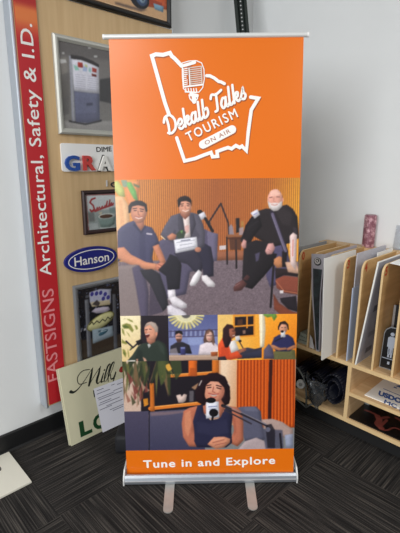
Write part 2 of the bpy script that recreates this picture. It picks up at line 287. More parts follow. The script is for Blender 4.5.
# drawing data for the printed pictures and lettering, in metres on the face each is printed on
BANNER={}
BANNER['meet']=([('g',(225,145,63),(186,109,61),(0.1625,1.4089),(0.4677,1.382),[(-0.0424,1.549),(0.4688,1.5431),(0.4638,0.7724),(-0.0779,0.7794)]),('g',(184,108,61),(200,117,55),(0.4679,1.4053),(0.6889,1.4027),[(0.4641,1.5432),(0.6921,1.5405),(0.7005,0.7693),(0.4589,0.7724)]),('g',(200,117,55),(252,180,59),(0.6889,1.4027),(0.8595,1.354),[(0.6875,1.5406),(0.911,1.538),(0.9325,0.7663),(0.6956,0.7694)]),('s',(115,59,36),0.00984,0.45,0.62,[(0.1015,1.5474),(0.911,1.538),(0.9231,1.1053),(0.0864,1.1156)]),('p',(115,100,107),[(-0.0623,1.1174),(0.4661,1.1255),(0.9231,1.1053),(0.9325,0.7663),(-0.0779,0.7794)],1,1),('n',0.07,0.9,[(-0.0623,1.1174),(0.9227,1.1198),(0.9325,0.7663),(-0.0779,0.7794)]),('p',(152,95,69),[(0.4184,1.1599),(0.6914,1.1662),(0.6919,1.1227),(0.418,1.1164)],1,0.5),('p',(206,192,192),[(0.488,1.1888),(0.5191,1.1909),(0.519,1.1716),(0.4879,1.1687)],1,0),('p',(237,184,135),[(-0.0151,1.4295),(0.0364,1.4289),(0.0628,1.3822),(0.0642,1.293),(0.052,1.2219),(-0.0241,1.2229)],1,1),('p',(223,162,115),[(0.0169,1.4106),(0.031,1.4105),(0.0396,1.2697),(0.0203,1.2604)],0.7,0.6),('p',(227,143,87),[(0.0438,1.4979),(0.1184,1.497),(0.1001,1.3724),(0.0628,1.3822),(0.046,1.4334)],1,0.8),('p',(203,207,115),[(-0.0123,1.4939),(0.0159,1.4982),(0.0424,1.4612),(0.0456,1.4242),(0.0177,1.4291),(-0.0001,1.4524)],1,0.6),('p',(123,186,99),[(0.0483,1.4932),(0.0763,1.4929),(0.0982,1.4513),(0.106,1.4049),(0.0875,1.4144),(0.0699,1.447)],1,0.5),('p',(128,156,134),[(0.03,1.5026),(0.058,1.5023),(0.0568,1.4702),(0.0381,1.4704)],0.9,0.5),('p',(86,109,81),[(0.0855,1.4882),(0.1177,1.4741),(0.1127,1.4649),(0.0896,1.4744)],0.8,0.4),('p',(87,81,104),[(0.1947,1.2106),(0.243,1.2387),(0.4144,1.2366),(0.4569,1.1883),(0.4612,1.111),(0.4176,1.0823),(0.3451,1.0637),(0.3239,0.9555),(0.1968,0.9272)],1,0.6),('p',(111,103,128),[(0.4148,1.2699),(0.4432,1.2577),(0.4811,1.2453),(0.4756,1.1157),(0.4179,1.1115)],1,0.5),('p',(80,73,97),[(0.4148,1.2699),(0.429,1.265),(0.4371,1.1113),(0.4179,1.1115)],0.8,0.5),('l',(55,42,44),0.008,[(0.4388,1.3027),(0.4951,1.3887),(0.5302,1.2969),(0.5335,1.2256)],1),('l',(38,32,35),0.0077,[(0.523,1.2353),(0.5246,1.1005)],1),('l',(38,32,35),0.0086,[(0.5668,1.2157),(0.5694,1.0804)],1),('l',(38,32,35),0.0077,[(0.6193,1.215),(0.6151,1.1091)],1),('p',(73,48,42),[(0.5335,1.2256),(0.5907,1.2249),(0.5908,1.1674),(0.5382,1.168)],0.8,0.6),('e',(158,99,65),(0.5668,1.2348),0.048,0.011,0,1,0),('e',(99,59,46),(0.5668,1.2238),0.0432,0.0058,0,1,0),('p',(140,131,145),[(0.5335,1.2779),(0.543,1.292),(0.5525,1.2777),(0.5573,1.242),(0.5335,1.2423)],0.9,0.5),('p',(46,40,44),[(0.5658,1.32),(0.5833,1.3198),(0.5849,1.2536),(0.5668,1.249)],1,0.4),('p',(198,145,77),[(0.5904,1.3056),(0.6023,1.3054),(0.6048,1.2676),(0.5905,1.2677)],1,0.4),('p',(162,145,152),[(0.581,1.2726),(0.6024,1.2771),(0.6025,1.2391),(0.5811,1.2393)],0.85,0.5),('p',(70,68,98),[(-0.0024,1.1167),(0.0038,1.2653),(0.0212,1.2841),(0.0504,1.3026),(0.0839,1.314),(0.1258,1.2923),(0.1681,1.2799),(0.1907,1.2393),(0.2016,1.201),(0.1749,1.1869),(0.1638,1.134),(0.1723,1.0951),(0.1044,1.0764),(0.0662,1.0867),(0.0491,1.1451)],1,0.6),('p',(56,54,84),[(0.1165,1.2971),(0.1336,1.24),(0.1345,1.115),(0.105,1.0959),(0.1044,1.2213)],0.6,1),('p',(215,143,109),[(-0.0019,1.1843),(0.0317,1.1887),(0.0638,1.1522),(0.1345,1.115),(0.1918,1.1046),(0.1959,1.0753),(0.1429,1.076),(0.0762,1.0963),(0.0288,1.1163),(-0.0039,1.1361)],1,0.5),('p',(207,133,101),[(0.1678,1.1894),(0.1968,1.201),(0.2171,1.1527),(0.2305,1.1138),(0.2061,1.0995),(0.1881,1.1434)],1,0.5),('e',(198,125,99),(0.2083,1.0898),0.0288,0.0225,-10,1,0),('l',(152,87,73),0.0034,[(0.1918,1.1046),(0.2203,1.0896)],1),('l',(152,87,73),0.0029,[(0.1914,1.09),(0.2199,1.075)],1),('l',(223,152,123),0.0039,[(0.1868,1.0974),(0.2153,1.0824)],1),('p',(188,121,95),[(0.0847,1.3352),(0.1317,1.3299),(0.1328,1.2875),(0.1154,1.264),(0.0928,1.2974)],1,0.5),('e',(198,133,107),(0.1079,1.3522),0.0376,0.0517,6,1,0),('p',(225,160,129),[(0.0862,1.3772),(0.1193,1.3815),(0.1325,1.3533),(0.113,1.3348),(0.085,1.3445)],0.55,1.2),('p',(34,28,31),[(0.0597,1.3495),(0.06,1.3822),(0.0728,1.3988),(0.0967,1.4078),(0.1247,1.4047),(0.1454,1.3905),(0.1491,1.3578),(0.1419,1.3532),(0.1357,1.379),(0.1053,1.3863),(0.0768,1.3797),(0.0673,1.3494)],1,0.5),('l',(46,32,34),0.0037,[(0.0812,1.3698),(0.0982,1.371)],1),('l',(46,32,34),0.0038,[(0.1141,1.3685),(0.131,1.3646)],1),('l',(63,42,42),0.0037,[(0.0856,1.3604),(0.0969,1.3608)],1),('l',(63,42,42),0.0038,[(0.1147,1.3582),(0.1269,1.3557)],1),('l',(152,95,79),0.0037,[(0.1044,1.3583),(0.1057,1.3415),(0.1122,1.3395)],1),('l',(238,209,198),0.0047,[(0.092,1.329),(0.106,1.3227),(0.1222,1.3272)],1),('l',(152,73,69),0.0024,[(0.0893,1.3332),(0.1062,1.3283),(0.1252,1.3319)],1),('p',(44,43,68),[(0.0836,1.3046),(0.1153,1.2616),(0.1377,1.2945),(0.1396,1.2803),(0.1149,1.2498),(0.0784,1.2928)],0.8,0.4),('l',(205,194,205),0.0075,[(0.1435,1.2513),(0.1653,1.2482)],0.9),('p',(135,120,119),[(-0.0104,1.0974),(0.0908,1.1034),(0.1186,1.0714),(0.135,0.9777),(0.1356,0.8376),(-0.0217,0.8295)],1,0.5),('p',(87,79,101),[(0.0662,1.0867),(0.1004,1.1018),(0.1278,1.0566),(0.142,0.9677),(0.138,0.8375),(0.1013,0.838),(0.082,0.9883)],1,0.7),('p',(48,46,54),[(0.1044,1.0764),(0.1623,1.0806),(0.2002,1.0557),(0.227,0.9666),(0.2375,0.8967),(0.2099,0.8694),(0.1822,0.9274),(0.1505,1.0072),(0.1178,1.0469)],1,0.5),('p',(37,34,43),[(0.191,1.0754),(0.2305,1.1138),(0.2506,1.1523),(0.2981,1.1324),(0.3046,1.0935),(0.2928,0.9807),(0.2369,0.9764),(0.2289,1.0455)],1,0.5),('p',(58,52,70),[(0.1505,1.0072),(0.1822,0.9274),(0.2099,0.8669),(0.1408,0.8476)],0.7,0.6),('p',(235,228,235),[(0.2345,0.9765),(0.2709,0.9785),(0.2749,0.9362),(0.2382,0.9267)],1,0.4),('p',(227,220,226),[(0.2408,0.9366),(0.2703,0.9462),(0.3039,0.9234),(0.3279,0.9031),(0.3252,0.8855),(0.2983,0.8834),(0.2547,0.904)],1,0.4),('p',(220,213,221),[(0.2302,0.8968),(0.2547,0.904),(0.2933,0.8809),(0.3247,0.8579),(0.322,0.8428),(0.273,0.8434),(0.2341,0.8565)],1,0.4),('l',(157,148,159),0.0035,[(0.2402,0.9092),(0.2739,0.8862),(0.3129,0.8782)],1),('p',(54,50,65),[(0.2699,1.1569),(0.3755,1.1748),(0.4131,1.1116),(0.3956,1.0533),(0.3668,1.0659),(0.3312,1.1029),(0.2978,1.113)],1,0.5),('p',(49,46,63),[(0.3708,1.1797),(0.4141,1.2032),(0.4473,1.1836),(0.4593,1.111),(0.4583,1.0427),(0.4099,1.0335),(0.4035,1.1117)],1,0.5),('p',(233,228,231),[(0.3417,1.0048),(0.3593,1.0439),(0.3862,1.0754),(0.4029,1.0605),(0.3855,1.019),(0.3683,0.997),(0.3464,0.9949)],1,0.4),('p',(235,228,231),[(0.4003,1.0459),(0.4245,1.048),(0.4653,1.0057),(0.4628,0.9884),(0.4313,0.9908),(0.4025,1.0237)],1,0.4),('p',(91,87,101),[(0.2594,1.3331),(0.288,1.3421),(0.3117,1.3489),(0.3589,1.3483),(0.3918,1.3385),(0.4103,1.2936),(0.4193,1.2508),(0.4163,1.1888),(0.385,1.1699),(0.337,1.1609),(0.2893,1.1711),(0.2616,1.2146),(0.2284,1.2222),(0.2075,1.2463),(0.2251,1.2816)],1,0.6),('p',(67,63,77),[(0.2771,1.2715),(0.2572,1.2337),(0.2426,1.2196),(0.2897,1.1903),(0.2859,1.2382)],0.7,0.8),('p',(71,67,81),[(0.3491,1.3226),(0.3573,1.2373),(0.3759,1.2084),(0.3954,1.2368)],0.6,0.8),('p',(233,215,211),[(0.309,1.3325),(0.3492,1.332),(0.3491,1.2326),(0.3214,1.2282),(0.3126,1.2664)],1,0.4),('p',(217,152,143),[(0.3224,1.2852),(0.3438,1.2897),(0.3433,1.2565),(0.3241,1.2472)],0.6,0.5),('p',(77,74,86),[(0.2927,1.342),(0.3126,1.3442),(0.3243,1.2567),(0.3141,1.2187),(0.2914,1.2761)],1,0.4),('p',(80,76,90),[(0.3446,1.3414),(0.3659,1.3435),(0.3771,1.294),(0.3524,1.2278),(0.3485,1.2849)],1,0.4),('p',(59,69,56),[(0.2813,1.2477),(0.3055,1.2688),(0.329,1.2567),(0.3191,1.2306),(0.2903,1.2214)],0.95,0.4),('p',(113,162,93),[(0.3006,1.2618),(0.3149,1.2663),(0.3098,1.2474)],0.8,0.4),('p',(180,115,95),[(0.3027,1.37),(0.3498,1.3694),(0.3493,1.3367),(0.3253,1.3158),(0.3044,1.3372)],1,0.4),('e',(213,148,123),(0.3273,1.3776),0.0301,0.0414,0,1,0),('p',(237,176,148),[(0.3125,1.3932),(0.3408,1.3952),(0.3498,1.3694),(0.3214,1.3604)],0.5,1),('p',(46,36,38),[(0.2933,1.3748),(0.2907,1.4074),(0.3036,1.4211),(0.3272,1.4273),(0.3459,1.4206),(0.3579,1.4043),(0.3583,1.374),(0.3521,1.3946),(0.3315,1.4032),(0.3079,1.3997),(0.299,1.3747)],1,0.4),('l',(63,42,40),0.0038,[(0.3058,1.3877),(0.319,1.3894)],1),('l',(63,42,40),0.0037,[(0.336,1.3901),(0.3482,1.3872)],1),('l',(63,42,40),0.0033,[(0.3085,1.3797),(0.3179,1.3801)],1),('l',(63,42,40),0.0033,[(0.3358,1.3803),(0.3452,1.3793)],1),('l',(240,215,201),0.0042,[(0.3147,1.3586),(0.3288,1.3538),(0.343,1.3592)],1),('l',(172,103,87),0.0028,[(0.3274,1.3818),(0.3262,1.3688),(0.3319,1.3678)],1),('p',(229,227,235),[(0.2698,1.2202),(0.3796,1.2332),(0.3832,1.1772),(0.278,1.1553)],1,0.25),('l',(141,141,155),0.0024,[(0.2829,1.2067),(0.3689,1.2181)],1),('l',(151,151,164),0.0024,[(0.2993,1.194),(0.3568,1.202)],1),('l',(141,141,155),0.0024,[(0.287,1.173),(0.3728,1.1893)],1),('l',(115,115,135),0.0043,[(0.3045,1.215),(0.3475,1.2202)],1),('p',(207,137,109),[(0.2382,1.2364),(0.2624,1.2527),(0.2836,1.243),(0.276,1.2211),(0.2474,1.2195)],1,0.4),('e',(209,141,115),(0.385,1.1718),0.0154,0.0125,0,1,0),('l',(244,227,192),0.0038,[(0.2097,1.2391),(0.2284,1.2222)],1),('e',(38,34,37),(0.3967,1.3483),0.0141,0.0122,30,1,0),('p',(227,224,234),[(0.389,1.3386),(0.4156,1.3523),(0.4276,1.3264),(0.4029,1.3116)],1,0.3),('l',(34,30,34),0.0141,[(0.4219,1.3189),(0.4551,1.2599)],1),('l',(49,44,49),0.0076,[(0.4434,1.2932),(0.4407,1.3074)],1),('p',(81,75,104),[(0.7295,1.1849),(0.8058,1.1984),(0.8268,1.1065),(0.7997,1.0089),(0.7322,0.9851),(0.7121,1.0395)],1,0.6),('p',(44,38,41),[(0.6706,1.3516),(0.7082,1.3628),(0.7413,1.3601),(0.7788,1.3737),(0.807,1.3799),(0.8357,1.359),(0.8579,1.3212),(0.8673,1.2216),(0.8249,1.1982),(0.782,1.1891),(0.7391,1.18),(0.691,1.2094),(0.6335,1.2435),(0.6144,1.2485)],1,0.6),('p',(36,32,36),[(0.6706,1.3516),(0.633,1.3145),(0.6048,1.2581),(0.5883,1.2154),(0.6051,1.1817),(0.629,1.1862),(0.6526,1.2337),(0.6902,1.2808)],1,0.6),('p',(62,55,58),[(0.7557,1.3459),(0.7931,1.3642),(0.8315,1.3356),(0.8232,1.2792),(0.785,1.2891)],0.5,1.4),('p',(38,34,38),[(0.6051,1.1961),(0.6623,1.2145),(0.7388,1.1992),(0.7491,1.1558),(0.6925,1.0643),(0.6641,0.9958),(0.6301,0.9962),(0.5961,1.0115),(0.6006,1.1093)],1,0.5),('p',(33,29,33),[(0.7203,1.1562),(0.7636,1.146),(0.7499,1.0977),(0.7024,1.0396),(0.6448,0.9763),(0.6108,0.9866),(0.6347,1.0405)],1,0.5),('p',(88,82,109),[(0.658,1.1473),(0.6819,1.1566),(0.6756,1.118),(0.6632,1.1085)],0.8,0.5),('p',(223,164,156),[(0.6026,1.22),(0.617,1.2103),(0.6147,1.1767),(0.6004,1.1745),(0.5908,1.1914)],1,0.4),('p',(215,158,154),[(0.7198,1.197),(0.7436,1.1992),(0.7536,1.175),(0.7396,1.1463),(0.7156,1.1442),(0.7058,1.1612)],1,0.4),('l',(172,113,111),0.0024,[(0.7201,1.1706),(0.7346,1.1608)],1),('p',(97,61,59),[(0.5545,0.9848),(0.5671,1.0044),(0.6009,1.0237),(0.6204,1.0013),(0.5914,0.9695),(0.5574,0.9655)],1,0.4),('p',(87,55,55),[(0.6009,1.0262),(0.6202,1.048),(0.6348,1.0356),(0.6203,1.0161)],1,0.4),('l',(152,113,113),0.0025,[(0.5622,0.9921),(0.5865,1.0066)],1),('e',(229,166,148),(0.7501,1.4038),0.0357,0.0488,0,1,0),('p',(244,198,180),[(0.726,1.4439),(0.7587,1.4504),(0.7778,1.4294),(0.7545,1.4205),(0.7263,1.4208)],0.7,1),('p',(223,213,211),[(0.7153,1.3977),(0.7315,1.3864),(0.7503,1.3889),(0.7692,1.3868),(0.7849,1.4015),(0.7836,1.3713),(0.765,1.3523),(0.7433,1.3498),(0.7223,1.3669)],1,0.5),('l',(198,133,123),0.0038,[(0.7334,1.3807),(0.7505,1.3777),(0.7627,1.3813)],1),('l',(113,79,75),0.0033,[(0.7236,1.4134),(0.7367,1.4151)],1),('l',(113,79,75),0.0033,[(0.7574,1.4167),(0.7715,1.4156)],1),('l',(201,139,125),0.0042,[(0.7452,1.4132),(0.7426,1.3965),(0.7521,1.3945)],1),('e',(207,143,127),(0.7859,1.4015),0.0047,0.0092,0,1,0),('p',(229,226,236),[(0.6347,1.3427),(0.6677,1.361),(0.6802,1.3346),(0.6548,1.3161)],1,0.3),('l',(155,155,192),0.0056,[(0.6518,1.3349),(0.6659,1.3423)],1),('l',(33,28,33),0.0113,[(0.6448,1.3214),(0.6166,1.2816),(0.6049,1.2343)],1),('l',(42,38,42),0.0075,[(0.671,1.3046),(0.6238,1.2721)],1),('l',(50,44,58),0.0218,[(0.7368,1.3414),(0.8066,1.1551)],1),('l',(106,97,121),0.0122,[(0.7388,1.3367),(0.8046,1.16)],1),('l',(140,132,154),0.0028,[(0.7351,1.3321),(0.7978,1.1649)],1),('p',(135,71,55),[(0.7583,1.0242),(0.7991,1.0409),(0.8768,1.0301),(0.8789,0.9435),(0.8007,0.9564),(0.7643,0.9797)],1,0.4),('l',(178,107,79),0.0039,[(0.7608,1.0143),(0.8005,0.9644),(0.8787,0.9505)],1),('p',(123,65,48),[(0.7492,0.9526),(0.7772,0.9049),(0.8417,0.8613),(0.8811,0.8533),(0.8817,0.828),(0.803,0.831),(0.7532,0.875)],1,0.5),('p',(40,34,40),[(0.7817,0.9298),(0.8595,0.9388),(0.8711,0.8584),(0.8218,0.8742),(0.7869,0.9097)],1,0.5),('p',(46,36,38),[(0.755,1.0781),(0.8759,1.0669),(0.8767,1.0326),(0.7991,1.0433),(0.7588,1.0242)],1,0.5),('p',(192,127,87),[(0.7496,1.122),(0.7733,1.1362),(0.7976,1.1238),(0.7984,1.0825),(0.7647,1.078),(0.748,1.0977)],1,0.5),('p',(38,32,35),[(0.7873,1.1602),(0.8115,1.1502),(0.8099,1.0823),(0.7887,1.0826)],1,0.4),('p',(209,166,141),[(0.8027,1.1068),(0.8557,1.1061),(0.8763,1.0473),(0.8181,1.0578)],1,0.5),('p',(233,205,200),[(0.8223,1.2317),(0.8381,1.2486),(0.8575,1.236),(0.8546,1.0671),(0.8289,1.0967)],1,0.4),('l',(211,123,113),0.0043,[(0.8389,1.2124),(0.8387,1.1354)],1),('p',(57,50,57),[(0.8376,1.2742),(0.8548,1.2693),(0.8545,1.2408),(0.84,1.2505)],0.9,0.5),('l',(38,32,35),0.0108,[(0.7481,1.088),(0.7364,0.8853)],1),('p',(215,207,207),[(0.7791,0.9666),(0.7975,0.9684),(0.7978,0.9535),(0.7813,0.9527)],1,0),('n',0.018,0.3,[(-0.4356,2.6723),(1.3479,2.6552),(1.5552,-0.4077),(-0.6915,-0.3739)])],(0.0,0.8496,0.867,1.5035))
BANNER['greenshirt']=([('p',(237,215,165),[(-0.0466,0.9303),(0.1091,0.9283),(0.0974,0.5699),(-0.0625,0.572)],1,0),('g',(250,235,194),(225,194,135),(0.0078,0.8291),(0.0891,0.6224),[(-0.0466,0.9303),(0.1091,0.9283),(0.0974,0.5699),(-0.0625,0.572)]),('p',(36,29,37),[(0.1023,0.9284),(0.2698,0.9263),(0.2624,0.5677),(0.0904,0.57)],1,0.4),('p',(131,131,59),[(0.0103,0.8322),(0.0288,0.8352),(0.0467,0.8223),(0.0619,0.8157),(0.0591,0.8253),(0.041,0.8337),(0.0228,0.8365)],0.95,0.3),('p',(131,131,59),[(0.0061,0.8038),(0.028,0.813),(0.0492,0.8064),(0.0636,0.7775),(0.0569,0.7649),(0.0392,0.7842),(0.0146,0.7846)],0.95,0.3),('p',(131,131,59),[(0.0675,0.803),(0.0797,0.7996),(0.0853,0.7836),(0.0759,0.7774)],0.95,0.3),('p',(131,131,59),[(0.0264,0.7716),(0.0382,0.7587),(0.0468,0.7394),(0.0379,0.7491)],0.95,0.3),('p',(131,131,59),[(0.0033,0.7335),(0.0152,0.7205),(0.0365,0.7138),(0.0238,0.7043),(0.0024,0.7111)],0.95,0.3),('p',(131,131,59),[(0.0043,0.682),(0.0165,0.6754),(0.0232,0.6558),(0.0181,0.6364),(0.0064,0.656)],0.95,0.3),('p',(131,131,59),[(0.0418,0.688),(0.0606,0.6942),(0.0443,0.6718)],0.95,0.3),('p',(131,131,59),[(0.0038,0.7911),(0.0143,0.7782),(0.0192,0.7462),(0.0064,0.7655)],0.95,0.3),('p',(131,131,59),[(0.0294,0.6881),(0.0346,0.6622),(0.0365,0.6296),(0.0308,0.6427)],0.95,0.3),('p',(80,96,45),[(0.0059,0.7974),(0.0245,0.8035),(0.0456,0.7905),(0.0209,0.7877)],0.9,0.3),('p',(86,100,49),[(0.0069,0.669),(0.0147,0.6624),(0.0166,0.6462),(0.0094,0.6528)],0.9,0.3),('p',(47,56,49),[(0.0268,0.62),(0.0527,0.6489),(0.0822,0.6939),(0.1057,0.7097),(0.1292,0.7113),(0.1572,0.7155),(0.1822,0.7248),(0.2157,0.705),(0.2273,0.6726),(0.2317,0.5944),(0.0134,0.5973)],1,0.5),('p',(34,42,38),[(0.082,0.6874),(0.1041,0.6612),(0.1012,0.6092),(0.0642,0.6227)],0.6,0.8),('p',(63,74,66),[(0.1789,0.7184),(0.2092,0.6922),(0.2143,0.6468),(0.1899,0.6666)],0.5,1),('p',(235,235,232),[(0.129,0.703),(0.1403,0.7073),(0.1449,0.6963),(0.1346,0.6835)],1,0.3),('p',(194,127,104),[(0.124,0.7416),(0.1701,0.7346),(0.1665,0.7153),(0.1426,0.7028),(0.1269,0.7159)],1,0.4),('e',(215,149,122),(0.1483,0.7701),0.0323,0.0479,-8,1,0),('p',(194,173,161),[(0.1163,0.7896),(0.1261,0.8098),(0.151,0.8197),(0.1722,0.8111),(0.1839,0.7887),(0.182,0.7632),(0.1738,0.757),(0.1653,0.7826),(0.1444,0.8032),(0.1257,0.7959)],1,0.4),('p',(239,182,157),[(0.1224,0.7895),(0.1441,0.7956),(0.1527,0.7732),(0.131,0.7671)],0.6,0.8),('p',(125,47,43),[(0.1201,0.7538),(0.1381,0.7587),(0.1415,0.7484),(0.13,0.737),(0.1215,0.7416)],1,0.3),('l',(246,231,223),0.0035,[(0.1219,0.7538),(0.138,0.7568)],1),('l',(66,41,39),0.0035,[(0.1208,0.7781),(0.1314,0.7805)],1),('l',(66,41,39),0.0035,[(0.1406,0.7816),(0.1498,0.779)],1),('l',(194,116,96),0.0035,[(0.1288,0.7767),(0.121,0.7628),(0.1283,0.7601)],1),('e',(204,135,112),(0.175,0.7569),0.005,0.0102,0,1,0),('l',(34,31,38),0.0081,[(0.0244,0.7204),(0.0572,0.6878),(0.0988,0.7259)],1),('p',(28,26,31),[(0.0708,0.7198),(0.099,0.731),(0.1057,0.7116),(0.0824,0.6971)],1,0.3),('l',(52,49,54),0.0045,[(0.0413,0.675),(0.07,0.6973)],1),('p',(227,173,147),[(0.1034,0.6385),(0.1174,0.6286),(0.1261,0.6089),(0.1106,0.6123)],1,0.3),('p',(239,231,219),[(0.0206,0.6201),(0.0642,0.6227),(0.0729,0.603),(0.0322,0.597)],0.9,0.5),('p',(206,147,120),[(0.0675,0.626),(0.08,0.629),(0.0775,0.6095)],0.9,0.3),('n',0.018,0.3,[(-0.4356,2.6723),(1.3479,2.6552),(1.5552,-0.4077),(-0.6915,-0.3739)])],(0.0,0.616,0.2345,0.8496))
